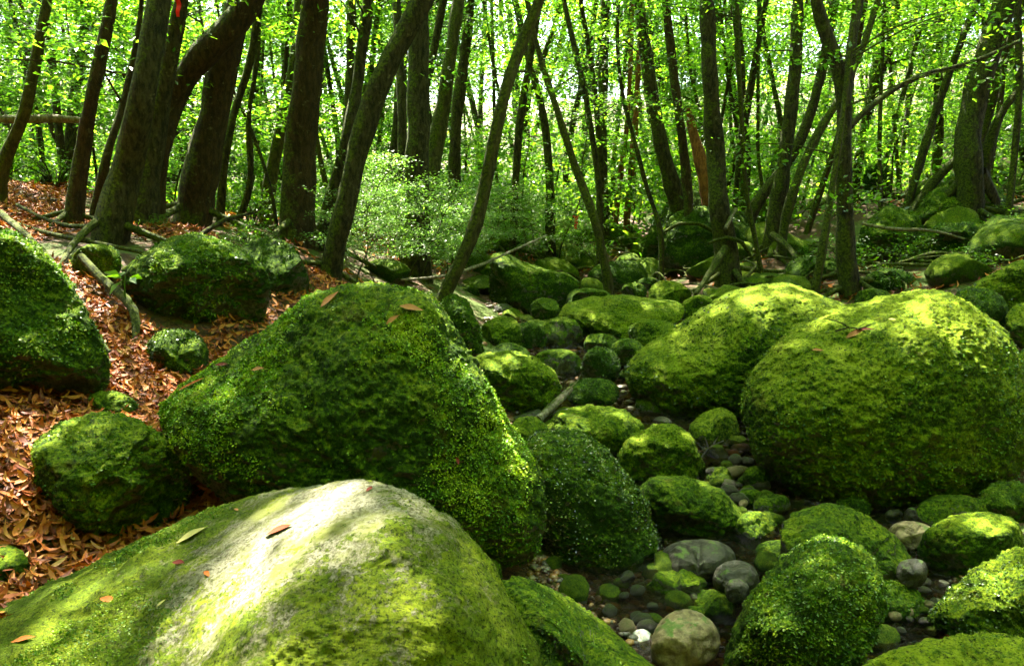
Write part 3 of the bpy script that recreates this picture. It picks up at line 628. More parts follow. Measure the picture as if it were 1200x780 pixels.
def limb_set(seed, R, H, nl, rr=.035):
    r = np.random.RandomState(seed); mb = MB(); tips = []
    for i in range(nl):
        a = i / nl * 6.28 + r.uniform(-.4, .4); el = r.uniform(.25, 1.1); L = R * r.uniform(.6, 1.1); z0 = r.uniform(-.35, .15) * H
        p0 = np.array([0, 0, z0]); p1 = p0 + [math.cos(a) * L * .45, math.sin(a) * L * .45, L * .4 * el]; p2 = p0 + [math.cos(a) * L, math.sin(a) * L, H * .25 * el + L * .35 * el]
        v, f = tube([p0, p1, p2], [rr, rr * .6, rr * .2], 6, .05, i); mb.add(v, f); tips += [p1, p2]
        for k in range(3):
            b = p1 + (p2 - p1) * r.uniform(0, 1); e = b + r.normal(0, 1, 3) * [.4, .4, .25] * R * .4
            v, f = tube([b, (b + e) / 2 + [0, 0, .05], e], [rr * .35, rr * .25, rr * .1], 5, .05, i); mb.add(v, f); tips += [e, (b + e) / 2]
    return mb, np.array(tips)
# high crowns
HIGH = []
for k in range(4):
    mb, tips = limb_set(300 + k, 2.1, 2.4, 9, .05); r = np.random.RandomState(k)
    tips = np.concatenate([tips, tips + r.normal(0, .45, tips.shape)])
    q, f = leaves(tips, 17, (.5, .5, .25), .085, r)
    HIGH.append((mb.mesh('branch', M_bark), q, f, raw_mesh('crown', q, f, M_leafhi, False)))
PATCH = [(P(285, 668, 1.72), .13), (P(325, 638, 1.8), .14), (P(378, 603, 1.95), .12), (P(970, 380, 4.6), .12), (P(690, 510, 3.8), .25), (P(900, 345, 6.2), .5), (P(740, 350, 8.6), .6), (P(690, 490, 5.0), .3), (P(780, 510, 4.6), .25), (P(1150, 610, 3.4), .3), (P(610, 430, 5.9), .3)]   # sun gaps in the canopy
sd = np.array(SD)
THIN = [(P(a, b, c_), q_) for a, b, c_, q_ in [(440, 350, 3.4, .4), (300, 430, 3.3, .4), (540, 470, 3.2, .35), (115, 500, 3.0, .4), (40, 290, 3.9, .45), (230, 285, 5.4, .45), (40, 620, 2.6, .4), (230, 580, 3.1, .3), (960, 650, 2.7, .35), (1180, 660, 3.0, .35), (140, 450, 4.2, .3), (1090, 350, 4.6, .5), (850, 580, 4.0, .3), (600, 440, 5.8, .5), (690, 430, 6.8, .6), (720, 370, 8.5, .7), (620, 330, 10, .7), (690, 500, 5, .4), (560, 380, 7, .5), (850, 400, 6.2, .6), (700, 620, 3.6, .35), (500, 280, 9.5, .8), (560, 270, 11, .8), (450, 300, 8.5, .6)]]
def crown_at(parent, pos, k, rz, sc):
    bm, q, f, me = HIGH[k]; bv_ = np.empty(len(bm.vertices) * 3, dtype=np.float32); bm.vertices.foreach_get('co', bv_); bv_ = bv_.reshape(-1, 3) * sc; best = None
    for tr in range(14):
        a_ = rz + tr * .45; c, s = math.cos(a_), math.sin(a_); w = np.stack([bv_[:, 0] * c - bv_[:, 1] * s, bv_[:, 0] * s + bv_[:, 1] * c, bv_[:, 2]], 1) + pos; hits = 0
        for pp, rad in PATCH[:3]:
            d = w - pp; e = np.linalg.norm(d - (d @ sd)[:, None] * sd, axis=1); hits += int((e < rad + .1).sum())
        if best is None or hits < best[0]: best = (hits, a_)
    rz = best[1]; w = q * sc; c, s = math.cos(rz), math.sin(rz)
    w = np.stack([w[:, 0] * c - w[:, 1] * s, w[:, 0] * s + w[:, 1] * c, w[:, 2]], 1) + pos; cut = np.zeros(len(w) // 4, bool)
    rt = np.random.RandomState(5).rand(len(cut))
    for pp, rad in THIN:
        d = w[::4] - pp; t_ = d @ sd; e = np.linalg.norm(d - t_[:, None] * sd, axis=1); cut |= (e < rad * (.5 + rt)) & (t_ > 0) & (rt < .75)
    for pp, rad in PATCH:
        d = w[::4] - pp; t_ = d @ sd; e = np.linalg.norm(d - t_[:, None] * sd, axis=1); cut |= (e < rad) & (t_ > 0)
    if cut.any(): qq = q.reshape(-1, 4, 3)[~cut].reshape(-1, 3); me = raw_mesh('crown', qq, np.arange(len(qq)).reshape(-1, 4), M_leafhi, False) if len(qq) else None
    base = np.array(parent.location)
    for nm, m in (('branch', bm), ('crown', me)):
        if m is None: continue
        o = link(nm, m, tuple(pos - base), parent); o.rotation_euler = (0, 0, rz); o.scale = (sc,) * 3
def traced_tree(label, pts, wid, Y, mat=None, Ytop=None, group=None, forks=(), sprays=9, crown=True, top=10.5, flare=True, roots=0, name='tree', cat='tree'):
    """pts: trunk axis in the photo, foot first; wid: widths in photo pixels at foot and top; Y: distance"""
    mat = mat or M_bark; sdv = len(TREES); r = np.random.RandomState(sdv + 50); m = len(pts)
    Ys = [Y + (0 if Ytop is None else (Ytop - Y) * i / (m - 1)) + (r.uniform(-.12, .12) if 0 < i else 0) for i in range(m)]
    p3 = [P(a, b, yy) for (a, b), yy in zip(pts, Ys)]; w = np.linspace(0, 1, m)
    wid_ = [(wid[0] + (wid[1] - wid[0]) * (q ** .7)) / F * yy / 2 for q, yy in zip(w, Ys)]
    foot = p3[0].copy(); gzv = gz(foot[0], foot[1]); lean = (p3[1] - p3[0]) / max(np.linalg.norm(p3[1] - p3[0]), .1)
    if gzv < foot[2]: p3 = [foot + [0, 0, gzv - foot[2] - .25] - [lean[0] * .1, 0, 0]] + p3; wid_ = [wid_[0]] + wid_
    else: p3 = [foot - lean * .3] + p3; wid_ = [wid_[0]] + wid_
    base = p3[0].copy(); base[2] = min(gzv, foot[2]); 
    if top and p3[-1][2] < top:
        d = p3[-1] - p3[-2]; d /= np.linalg.norm(d); hgt = top - p3[-1][2]
        p3 += [p3[-1] + d * hgt * .3 + [0, 0, hgt * .15], p3[-1] + d * hgt * .45 + [0, 0, hgt * .55]]; wid_ += [wid_[-1] * .85, wid_[-1] * .5]
    root = tag(empty(name, tuple(base)), label, cat, group)
    mb = MB(); sides = 16 if wid[0] > 24 else 10
    v, f = tube(p3, wid_, sides, .12, sdv, (wid_[0] * 1.7 if flare else 0)); mb.add(v - base, f)
    link('trunk', mb.mesh('trunk', mat), (0, 0, 0), root)
    for fk in forks:
        q3 = [P(a, b, Y + .1 * i) for i, (a, b) in enumerate(fk[0])]; ww = np.linspace(fk[1], fk[2], len(q3)) / F * Y / 2
        if len(fk) > 3:
            d = q3[-1] - q3[-2]; q3.append(q3[-1] + d * 1.5 + [0, 0, 1.5]); ww = np.r_[ww, ww[-1] * .6]
        v, f = tube(q3, ww, 8, .1, sdv + 3); mm = MB(); mm.add(v - base, f); link('branch', mm.mesh('branch', mat), (0, 0, 0), root)
    for i in range(roots):
        a = i / roots * 6.28 + r.uniform(-.3, .3); L = r.uniform(5, 9) * wid_[0] + .15; q3 = []
        for s_ in (.0, .35, .7, 1.0):
            x = base[0] + math.cos(a + s_ * .4) * L * s_; y = base[1] + math.sin(a + s_ * .4) * L * s_; q3.append(np.array([x, y, gz(x, y) + .02 + (1 - s_) ** 2 * wid_[0] * 1.6 - .025]))
        v, f = tube(q3, [min(wid_[0] * .3, .045), min(wid_[0] * .2, .03), min(.12 * wid_[0], .02), .006], 8, .15, i + sdv); mm = MB(); mm.add(v - base, f); link('root', mm.mesh('root', M_root), (0, 0, 0), root)
    # leafy side sprays on thin twigs up the trunk
    if sprays:
        cs = []; P3 = np.array(p3); L = np.r_[0, np.cumsum(np.linalg.norm(np.diff(P3, axis=0), axis=1))]
        for i in range(sprays):
            s_ = r.uniform(.25, .8) * L[-1]; b = np.array([np.interp(s_, L, P3[:, k]) for k in range(3)]); a = r.uniform(0, 6.28); l = r.uniform(.4, 1.3)
            e = b + [math.cos(a) * l, math.sin(a) * l, r.uniform(-.1, .5)]; v, f = tube([b, (b + e) / 2 + [0, 0, .08], e], [.012, .008, .004], 5, 0, i); tw = MB(); tw.add(v - base, f); link('twig', tw.mesh('twig', mat), (0, 0, 0), root)
            cs += [e - base, (e + b) / 2 - base + r.normal(0, .12, 3), e - base + r.normal(0, .2, 3)]
        q, f = leaves(np.array(cs), 34, (.20, .20, .07), .065, r); link('foliage', raw_mesh('foliage', q, f, M_leaf, False), (0, 0, 0), root)
    if crown: crown_at(root, p3[-1], sdv % 4, r.uniform(0, 6.28), r.uniform(.9, 1.25))
    TREES.append((base[0], base[1])); return root
TREES = []
TT = traced_tree
TT('thin moss-green trunk leaning right at the far left edge', [(-2, 200), (15, 165), (30, 140), (40, 75), (57, 0)], (16, 11), 7.6, M_barkgr)
TT('brown trunk between the moss-green edge trunk and the thick speckled one', [(85, 248), (95, 190), (108, 110), (122, 50), (132, 0)], (24, 12), 6.9, M_barkred, roots=4)
TT('thick speckled trunk with mossy flared foot, leftmost of the big trunks', [(128, 275), (150, 200), (165, 120), (177, 60), (188, 0)], (38, 23), 6.3, M_bark, roots=3)
TT('dark trunk close behind the thick speckled one', [(165, 262), (180, 170), (195, 90), (205, 40), (214, 0)], (30, 13), 7.2, M_bark)
TT('massive reddish trunk standing right of the arching one', [(226, 250), (242, 180), (254, 110), (268, 50), (286, -5)], (38, 30), 8.0, M_barkred, roots=3)
TT('reddish trunk arching over to the right between the big trunks', [(180, 215), (188, 165), (200, 120), (222, 78), (252, 50), (285, 20), (300, -10)], (22, 30), 7.6, M_barkred, sprays=2)
TT('massive rough trunk with pale scars rising straight, left of the leaning one', [(346, 275), (352, 190), (358, 110), (364, 50), (370, 0)], (38, 30), 8.6, M_barkred, roots=3)
TT('dark smooth trunk leaning strongly right above the tent-shaped boulder', [(388, 318), (398, 270), (412, 210), (425, 150), (445, 95), (470, 48), (497, 0)], (26, 22), 6.9, M_bark, roots=3)
TT('slim mossy trunk curving up behind the crest of the tent-shaped boulder', [(512, 350), (540, 312), (560, 262), (572, 200), (588, 120), (606, 60), (634, 0)], (20, 12), 6.8, M_barkgr)
TT('tall straight trunk with spreading mossy roots in the middle of the back bank', [(856, 325), (850, 290), (842, 240), (838, 180), (832, 90), (828, 0)], (30, 16), 10.6, M_bark, roots=4)
TT('smooth trunk leaning left of the straight rooted one', [(797, 245), (782, 200), (768, 140), (756, 60), (748, 0)], (22, 12), 13.2, M_bark, roots=4)
TT('slender brown trunk between the leaning smooth one and the straight rooted one', [(808, 262), (805, 210), (798, 150), (786, 60), (780, 0)], (12, 10), 12.3, M_barkred)
TT('broken reddish snag peeling at its pointed tip', [(836, 262), (828, 215), (818, 175), (810, 148), (806, 128)], (24, 6), 12.8, M_barkor, crown=False, top=None, sprays=0)
TT('dark forked trunk right of centre that splits into two limbs at the top', [(996, 350), (990, 310), (990, 250), (988, 180), (990, 130), (986, 80), (966, 40), (955, 0)], (26, 12), 8.9, M_bark, roots=4,
   forks=[([(988, 130), (995, 80), (1000, 35), (1008, 0)], 14, 9, 1), ([(990, 155), (1015, 128), (1050, 102), (1085, 86), (1140, 74), (1195, 48)], 8, 4)])
TT('large dark trunk on buttress roots on the right bank', [(1138, 232), (1132, 190), (1136, 140), (1150, 85), (1165, 40), (1182, -5)], (30, 25), 11.0, M_bark, roots=8,
   forks=[([(1135, 205), (1115, 225), (1090, 245), (1060, 275)], 16, 7), ([(1142, 205), (1160, 235), (1175, 260), (1185, 290)], 26, 9), ([(1138, 200), (1128, 230), (1105, 262), (1098, 285)], 14, 6)])
TT('companion stem rising close right of the large buttressed trunk', [(1150, 225), (1158, 170), (1172, 130), (1200, 100)], (13, 9), 11.3, M_bark)
TT('trunk with dappled bark right of the straight rooted one', [(903, 285), (915, 220), (924, 150), (932, 80), (935, 0)], (20, 12), 11.8, M_bark, roots=4)
TT('straight dark pole trunk right of centre gap', [(708, 255), (705, 190), (706, 100), (710, 0)], (14, 11), 14.8)
TT('thin trunk leaning left from the far end of the stream', [(714, 335), (706, 295), (697, 254), (676, 203), (655, 135), (638, 85), (625, 40)], (14, 6), 10.5, M_barkgr)
TT('short upright trunk left of the thin leaning one', [(645, 300), (645, 230), (641, 160), (632, 110), (620, 75)], (13, 8), 13.6)
TT('pale-lit trunk behind the slim mossy curved one', [(500, 235), (508, 180), (520, 120), (530, 50), (538, 0)], (22, 13), 11.6, M_barkgr)
TT('dark trunk just right of the pale-lit one', [(534, 240), (532, 180), (538, 110), (548, 40), (552, 0)], (18, 10), 13.3)
TT('leaning stem left of the pale-lit trunk', [(480, 230), (486, 175), (495, 120), (508, 60), (520, 0)], (14, 9), 12.8)
TT('stem with orange light in its bark colour, centre distance', [(735, 245), (741, 190), (746, 120), (750, 40)], (9, 6), 15.5, M_barkor)
TT('second orange stem just left of the orange-lit one', [(722, 245), (728, 200), (735, 150), (738, 90)], (7, 5), 16.5, M_barkor)
TT('wiry stem leaning left above the thin leaning trunk', [(703, 225), (697, 180), (688, 120), (672, 50), (660, 0)], (8, 5), 12.2)
TT('second wiry stem crossing right of the wiry left-leaning one', [(705, 200), (700, 140), (694, 80), (680, 0)], (8, 5), 13.4)
TT('crooked vine-like stem left of the leaning smooth trunk', [(775, 262), (760, 230), (745, 170), (728, 110), (722, 40), (725, 0)], (6, 4), 11.8)
TT('winding stem left of the dark smooth leaning trunk', [(258, 258), (262, 190), (275, 125), (292, 85), (305, 0)], (10, 9), 8.6)
TT('second winding stem crossing in front of the bright gap', [(275, 258), (292, 240), (296, 190), (288, 140), (300, 90), (303, 40)], (8, 6), 8.9)
TT('greenish trunk in front of the bright gap left of the massive rough trunk', [(311, 252), (320, 190), (332, 140), (346, 70), (350, 0)], (16, 9), 10.2, M_barkgr)
TT('slanting trunk behind the dark smooth leaning one', [(372, 300), (388, 235), (408, 165), (422, 80), (432, 0)], (20, 12), 8.8, M_bark)
TT('thin curving sapling left of the forked trunk', [(955, 335), (965, 290), (972, 235), (982, 180), (986, 150)], (12, 7), 8.6, M_barkgr, crown=False, top=5)
TT('slanting trunk rising right behind the dappled bark one', [(872, 262), (895, 225), (925, 190), (945, 150), (962, 90), (975, 20)], (16, 10), 13)
TT('mossy slanting trunk crossing behind the forked one', [(918, 262), (932, 215), (955, 160), (985, 115), (1010, 60)], (12, 7), 11.4, M_barkgr)
TT('dark upright trunk in the gap right of the straight rooted one', [(873, 240), (874, 170), (868, 90), (862, 0)], (14, 9), 15.2)
TT('curved stem left of the large buttressed trunk', [(1058, 258), (1078, 190), (1100, 120), (1122, 60), (1145, 0)], (11, 7), 11.9)
TT('hair-thin upright stem between the forked and buttressed trunks', [(1032, 245), (1030, 170), (1034, 60)], (6, 4), 12.5)
TT('upright stem near the right edge', [(1180, 262), (1188, 190), (1195, 110), (1192, 0)], (9, 7), 10.6)
TT('mossy log-like trunk leaning low against the large buttressed one', [(1066, 252), (1092, 215), (1118, 188), (1150, 160)], (13, 8), 11.7, M_barkgr, crown=False, top=None, sprays=0)
TT('thin stem bending left of the brown trunk', [(112, 255), (118, 215), (128, 170), (146, 120)], (14, 7), 7.3, M_barkred, crown=False, top=4.5)
TT('slanting thin trunk left of the orange stems', [(668, 262), (662, 200), (672, 140), (690, 60)], (9, 6), 17)
TT('far straight trunk between the massive reddish and rough ones', [(400, 262), (404, 190), (410, 100), (412, 0)], (13, 10), 13.5)
TT('far dark trunk above the greyish shrub', [(455, 255), (462, 180), (470, 90), (480, 0)], (14, 9), 14.5)
TT('dark trunk in the upper right distance', [(1095, 220), (1100, 150), (1098, 60), (1105, 0)], (12, 9), 16)

# unseen neighbours of the same forest whose crowns close the canopy
cn = 0
for (x, y) in [(-5, 3), (-3.4, -2), (5.2, 3.4), (4.5, -1.5), (6.8, 7), (-7.5, 7.5), (-1.2, 9.8)]:
    z = gz(x, y)
    r = tag(empty('tree', (x, y, z - .1)), ['mossy trunk standing just outside the view, its crown overhead'][0], 'tree', 'trees around the viewpoint')
    mb = MB(); v, f = tube([(0, 0, 0), (.1, .1, 3), (.3, 0, 7), (.4, .2, 10.5)], [.16, .12, .09, .06], 12, .1, cn, .5); mb.add(v, f); link('trunk', mb.mesh('trunk', M_bark), (0, 0, 0), r)
    crown_at(r, np.array([x + .4, y + .2, 10.3 + z * .3]), cn % 4, cn * 1.1, 1.25); cn += 1

# background trees: a few kinds, copied
def bg_tree(seed, H, lean, rr, mat, lsize, n=15):
    r = np.random.RandomState(seed); root = empty('tree', (0, 0, -50)); pts = [np.array([0, 0, -.3])]; d = np.array([lean, r.uniform(-.05, .05), 1.])
    for i in range(1, 7): pts.append(pts[-1] + d * H / 6 + r.normal(0, .16, 3) * [1, 1, 0])
    mb = MB(); v, f = tube(pts, np.linspace(rr, rr * .35, 7), 8, .1, seed, rr * 3); mb.add(v, f); cs = []
    P3 = np.array(pts)
    for i in range(n):
        h = r.uniform(.22, 1.0) * H; b = np.array([np.interp(h, P3[:, 2], P3[:, k]) for k in range(3)]); a = r.uniform(0, 6.28); l = r.uniform(.6, 2.0)
        e = b + [math.cos(a) * l, math.sin(a) * l, r.uniform(.0, .9)]; v, f = tube([b, (b + e) / 2 + [0, 0, .12], e], [rr * .3, rr * .2, .006], 5, 0, i); mb.add(v, f)
        for k in range(5): cs.append(b + (e - b) * r.uniform(.35, 1.15) + r.normal(0, .3, 3) * [1, 1, .5])
    link('trunk', mb.mesh('trunk', mat), (0, 0, 0), root)
    q, f = leaves(np.array(cs), 95, (.33, .33, .055), lsize * 1.1, r, .35); link('crown', raw_mesh('crown', q, f, M_leaf, False), (0, 0, 0), root)
    return root
POLE = [bg_tree(11, 11, .1, .05, M_bark, .08, 5), bg_tree(12, 10, -.15, .04, M_barkgr, .08, 5), bg_tree(13, 12, .2, .045, M_barkred, .08, 6)]
BG = [bg_tree(1, 11, .05, .10, M_bark, .085), bg_tree(2, 9, -.12, .07, M_barkgr, .08), bg_tree(3, 12, .16, .12, M_bark, .09), bg_tree(4, 8, .0, .055, M_barkred, .08, 13), bg_tree(5, 10, -.22, .08, M_bark, .085)]
r = np.random.RandomState(12); placed = list(TREES); k = 0; tries = 0
while k < 120 and tries < 9000:
    tries += 1
    y = 12.5 + 26 * r.rand() ** 1.1; x = r.uniform(-1, 1) * (y * .72 + 2.5)
    if min((x - a) ** 2 + (y - b) ** 2 for a, b in placed) < 1.35 ** 2 or (y < 17 and -5 < x < 1.5): continue
    placed.append((x, y)); b = BG[k % 5]; loc = (x, y, gz(x, y)); lab = 'slender leafy tree deep in the forest behind the stream'
    if k < 5: b.location = loc; b.rotation_euler = (0, 0, r.rand() * 6.28); tag(b, lab, 'tree', 'slender trees deeper in the forest')
    else: copy_tree(b, loc, r.rand() * 6.28, r.uniform(.8, 1.25))
    k += 1
k = 0
while k < 75:
    y = r.uniform(10.5, 24); x = r.uniform(-1, 1) * (y * .7 + .5)
    if y < 12.5 and -1 < x < 3 or min((x - a) ** 2 + (y - b) ** 2 for a, b in placed) < .45 ** 2: continue
    placed.append((x, y)); b = POLE[k % 3]; loc = (x, y, gz(x, y)); lab = 'thin dark pole-like tree with few leaves among the background trunks'
    if k < 3: b.location = loc; b.rotation_euler = (0, 0, r.rand() * 6.28); tag(b, lab, 'tree', 'thin pole trees among the background trunks')
    else: copy_tree(b, loc, r.rand() * 6.28, r.uniform(.8, 1.3))
    k += 1
# the same kinds, added unseen behind and beside the viewpoint to block side light
r = np.random.RandomState(31); k = 0; nb = []
def sunline(x, y):
    # distance of a trunk to the strip of ground over which the sun reaches the foreground rocks
    a = np.array([-.4, 1.9]); b = a + np.array([SD[0], SD[1]]) / SD[2] * 9.5; q = np.array([x, y]); k_ = np.clip((q - a) @ (b - a) / ((b - a) @ (b - a)), 0, 1)
    return float(np.linalg.norm(q - a - (b - a) * k_))
while k < 90:
    x, y = r.uniform(-15, 15), r.uniform(-14, 9)
    if math.hypot(x, y) < 3.4 or (y > 0 and abs(x) < y * .66 + 2.2) or any((x - a) ** 2 + (y - b) ** 2 < 2 for a, b in nb) or sunline(x, y) < 2.6: continue
    nb.append((x, y)); o = copy_tree(BG[k % 5], (x, y, gz(x, y)), r.rand() * 6.28, r.uniform(.95, 1.3), 'slender leafy tree standing outside the view beside the stream'); o['group'] = 'trees around the viewpoint, outside the view'; k += 1
# saplings and low shrubs
def shrub(seed, H, R, n, per, lsize, mat, name):
    r = np.random.RandomState(seed); root = empty(name, (0, 0, -50)); mb = MB(); cs = []
    for i in range(n):
        a = r.uniform(0, 6.28); l = R * r.uniform(.3, 1); h = H * r.uniform(.45, 1); e = np.array([math.cos(a) * l, math.sin(a) * l, h])
        v, f = tube([(0, 0, -.1), e * [.35, .35, .55], e], [.014, .009, .004], 5, 0, i); mb.add(v, f)
        for k in range(4): cs.append(e * [1, 1, 1] * r.uniform(.6, 1.08) + r.normal(0, .08, 3))
    link('stem', mb.mesh('stem', M_bark), (0, 0, 0), root)
    q, f = leaves(np.array(cs), per, (.11 * R + .06, .11 * R + .06, .04), lsize, r, .4, .1); link('foliage', raw_mesh('foliage', q, f, mat, False), (0, 0, 0), root)
    return root
def sapling(seed, H, R, n, per, lsize, mat, name='sapling'):
    r = np.random.RandomState(seed); root = empty(name, (0, 0, -50)); mb = MB(); cs = []; pts = [np.array([0, 0, -.1])]
    for i in range(6): pts.append(pts[-1] + [r.normal(0, .12), r.normal(0, .12), H / 6])
    P3 = np.array(pts); v, f = tube(pts, np.linspace(.022, .006, 7), 6, .05, seed); mb.add(v, f)
    for i in range(n):
        h = r.uniform(.3, 1) * H; b = np.array([np.interp(h, P3[:, 2], P3[:, k]) for k in range(3)]); a = r.uniform(0, 6.28); l = R * r.uniform(.4, 1)
        e = b + [math.cos(a) * l, math.sin(a) * l, r.uniform(-.05, .35) * l]; v, f = tube([b, (b + e) / 2 + [0, 0, .06], e], [.008, .006, .003], 5, 0, i); mb.add(v, f)
        for k in range(4): cs.append(b + (e - b) * r.uniform(.45, 1.1) + r.normal(0, .06, 3))
    link('stem', mb.mesh('stem', M_bark), (0, 0, 0), root)
    q, f = leaves(np.array(cs), per, (.17, .17, .035), lsize, r, .3, .08); link('foliage', raw_mesh('foliage', q, f, mat, False), (0, 0, 0), root)
    return root
SH = [sapling(1, 1.7, 1.1, 16, 42, .055, M_shrub, 'shrub'), sapling(2, 3.4, 1.1, 14, 34, .07, M_leaf), shrub(3, .5, .5, 12, 12, .05, M_fern, 'low_plant'), sapling(4, 2.2, 1.4, 12, 34, .075, M_leaf)]
labs = {0: ('glossy grey-green shrub in the shade behind the tent-shaped boulder', 'shrub', 'glossy shrubs left of the stream end'), 1: ('upright leafy sapling under the forest trees', 'sapling', 'saplings under the trees'),
        2: ('low bright leafy plant on the forest floor', 'plant', 'low plants on the forest floor'), 3: ('wide-spreading leafy sapling under the forest trees', 'sapling', 'wide saplings under the trees')}
used = set()
def put_shrub(k, loc, sc):
    if k not in used: o = SH[k]; o.location = loc; o.rotation_euler = (0, 0, r.rand() * 6); o.scale = (sc,) * 3; tag(o, *labs[k]); used.add(k)
    else: copy_tree(SH[k], loc, r.rand() * 6.28, sc)
for (px, py, Y) in [(470, 330, 8.6), (500, 320, 9.6), (445, 320, 8.2), (540, 300, 10.5), (570, 290, 12), (600, 300, 12.5), (430, 300, 10), (520, 310, 11), (480, 290, 11.5), (620, 295, 13), (455, 280, 13), (560, 285, 13.5), (420, 330, 7.4), (400, 290, 9.3), (640, 300, 13.4)] + [(430 + i * 23, 270 + (i * 37) % 50, 9.2 + (i * 1.7) % 5 + (3.2 if i > 4 else 0)) for i in range(13)]:
    p = P(px, py, Y); put_shrub(0, (p[0], p[1], gz(p[0], p[1])), r.uniform(.38, .62))
for i in range(130):
    y = 8.5 + 20 * r.rand(); x = r.uniform(-1, 1) * (y * .7 + 1)
    if (y < 13 and -1.2 < x < 3.2) or (y < 12.5 and x > 1): continue
    put_shrub([1, 3][i % 2], (x, y, gz(x, y)), r.uniform(.7, 1.2))
for i in range(50):
    y = 5.5 + 11 * r.rand() ** 1.1; x = r.uniform(-1, 1) * (y * .7 + .5)
    if y < 12 and -.9 < x < 3.0: continue
    if y < 7 and x > 0: continue
    put_shrub(2, (x, y, gz(x, y)), r.uniform(.4, 1.0) * (.6 if y < 8 else 1))
# undergrowth: nobody could count its leaves
r = np.random.RandomState(18); n = 1500; y = r.uniform(13.4, 33, n); x = r.uniform(-1, 1, n) * (y * .72 + 3); h = r.uniform(0, 1, n) ** 1.6 * 2.2
c = np.stack([x, y, ground(x, y) + h], 1); q, f = leaves(c, 70, (.45, .45, .16), .13, r)
tag(link('undergrowth', raw_mesh('undergrowth', q, f, M_leaf, False)), 'leafy undergrowth covering the ground between the far trunks', 'undergrowth', kind='stuff')
# far wood as one mass
r = np.random.RandomState(8); n = 1250; y = r.uniform(30, 58, n); x = r.uniform(-1, 1, n) * (y * .75 + 4); h = r.uniform(0, 1, n) ** .9 * 19
c = np.stack([x, y, ground(x, y, False) + h], 1); q, f = leaves(c, 130, (1.0, 1.0, .38), .22, r)
tag(link('far_wood', raw_mesh('far_wood', q, f, M_leaf, False)), 'bright green mass of distant foliage behind all the trunks', 'foliage', kind='stuff')

def area(o):
    x, y = o.location.x / max(o.location.y, 1), o.location.y
    return ('left' if x < -.30 else 'left of centre' if x < -.05 else 'right of centre' if x < .25 else 'right'), ('nearer' if y < 15 else 'mid-distance' if y < 21 else 'farther')
KL = {BG[0].children[0].data: 'straight', BG[1].children[0].data: 'greenish slightly left-leaning', BG[2].children[0].data: 'tall right-leaning', BG[3].children[0].data: 'slim reddish-barked', BG[4].children[0].data: 'strongly slanting',
      POLE[0].children[0].data: 'dark', POLE[1].children[0].data: 'mossy', POLE[2].children[0].data: 'brown'}
for o in [o for o in COL.objects if o.get('group')]:
    g_ = o['group']; a_, d_ = area(o) if o.location.y > 1 else ('', '')
    if g_ == 'slender trees deeper in the forest': o['label'] = f"{KL[o.children[0].data]} leafy tree in the {d_} woods, {a_}"
    elif g_ == 'thin pole trees among the background trunks': o['label'] = f"thin {KL[o.children[0].data]} pole tree with few leaves, {d_} woods, {a_}"
    elif g_.startswith('glossy shrubs'): o['label'] = f"glossy grey-green shrub {'just behind the tent-shaped boulder crest' if o.location.y < 10 else 'on the bank above the tall dark block' if o.location.y < 12.5 else 'deep in shade before the far trunks'}, {a_}"
    elif g_ == 'saplings under the trees': o['label'] = f"upright leafy sapling in the {d_} understorey, {a_}"
    elif g_ == 'wide saplings under the trees': o['label'] = f"low wide-spreading sapling in the {d_} understorey, {a_}"
    elif g_ == 'low plants on the forest floor': o['label'] = f"low bright leafy plant on the {d_} ground, {a_}"
    elif g_ == 'rocks strewn over the back bank': o['label'] = f"mossy rubble rock on the {d_} back bank, {a_}"
# ------------------------------------------------------------------ roots, logs, driftwood
def wood(name, label, cat, pts, wid, mat, Ys, lump=.15, sides=10, group=None, twigs=()):
    p3 = [P(a, b, y) for (a, b), y in zip(pts, Ys)]; ws = [w / F * y / 2 for w, y in zip(wid, Ys)]; base = p3[0]
    v, f = tube(p3, ws, sides, lump, len(pts) + int(pts[0][0])); mb = MB(); mb.add(v - base, f)
    for tw in twigs:
        q3 = [P(a, b, Ys[0]) for a, b in tw]; v, f = tube(q3, np.linspace(.006, .002, len(q3)), 5, 0, 1); mb.add(v - base, f)
    return tag(link(name, mb.mesh(name, mat), tuple(base)), label, cat, group)
wood('root', 'thick mossy root snaking down beside the flat-topped boulder', 'root', [(95, 300), (112, 320), (135, 342), (158, 352), (166, 372), (158, 395), (155, 420)], [7, 9, 10, 11, 10, 8, 6], M_root, [5.3, 5.2, 5.0, 4.9, 4.75, 4.7, 4.6])
wood('root', 'long thin root running over the top of the left edge boulder', 'root', [(0, 250), (28, 272), (58, 300), (85, 345), (105, 380), (128, 412)], [8, 7, 6, 6, 5, 4], M_root, [5.4, 4.9, 4.5, 4.2, 4.1, 4.0])
wood('root', 'moss-covered root lying across the leaf litter at the trunk foot', 'root', [(20, 262), (60, 275), (100, 282), (150, 292), (185, 300)], [5, 6, 6, 5, 3], M_root, [6.4, 6.2, 6.0, 5.9, 5.8])
wood('root', 'root creeping from the speckled trunk towards the left', 'root', [(125, 262), (90, 268), (55, 258), (20, 240)], [7, 6, 5, 4], M_root, [6.3, 6.4, 6.7, 7.0])
wood('root', 'bright mossy root trailing down the right bank from the dappled trunk', 'root', [(905, 275), (925, 290), (940, 312), (955, 335)], [8, 7, 7, 5], M_root, [11.4, 11.0, 10.5, 10.0])
wood('root', 'bright mossy root reaching down from the straight rooted trunk to the rocks', 'root', [(850, 290), (838, 310), (825, 330), (815, 345)], [9, 8, 6, 4], M_root, [10.4, 10.2, 9.9, 9.6])
wood('root', 'mossy root arching left over the root mound', 'root', [(842, 275), (820, 262), (795, 262), (778, 272)], [5, 5, 4, 3], M_root, [11.9, 11.8, 11.8, 11.9])
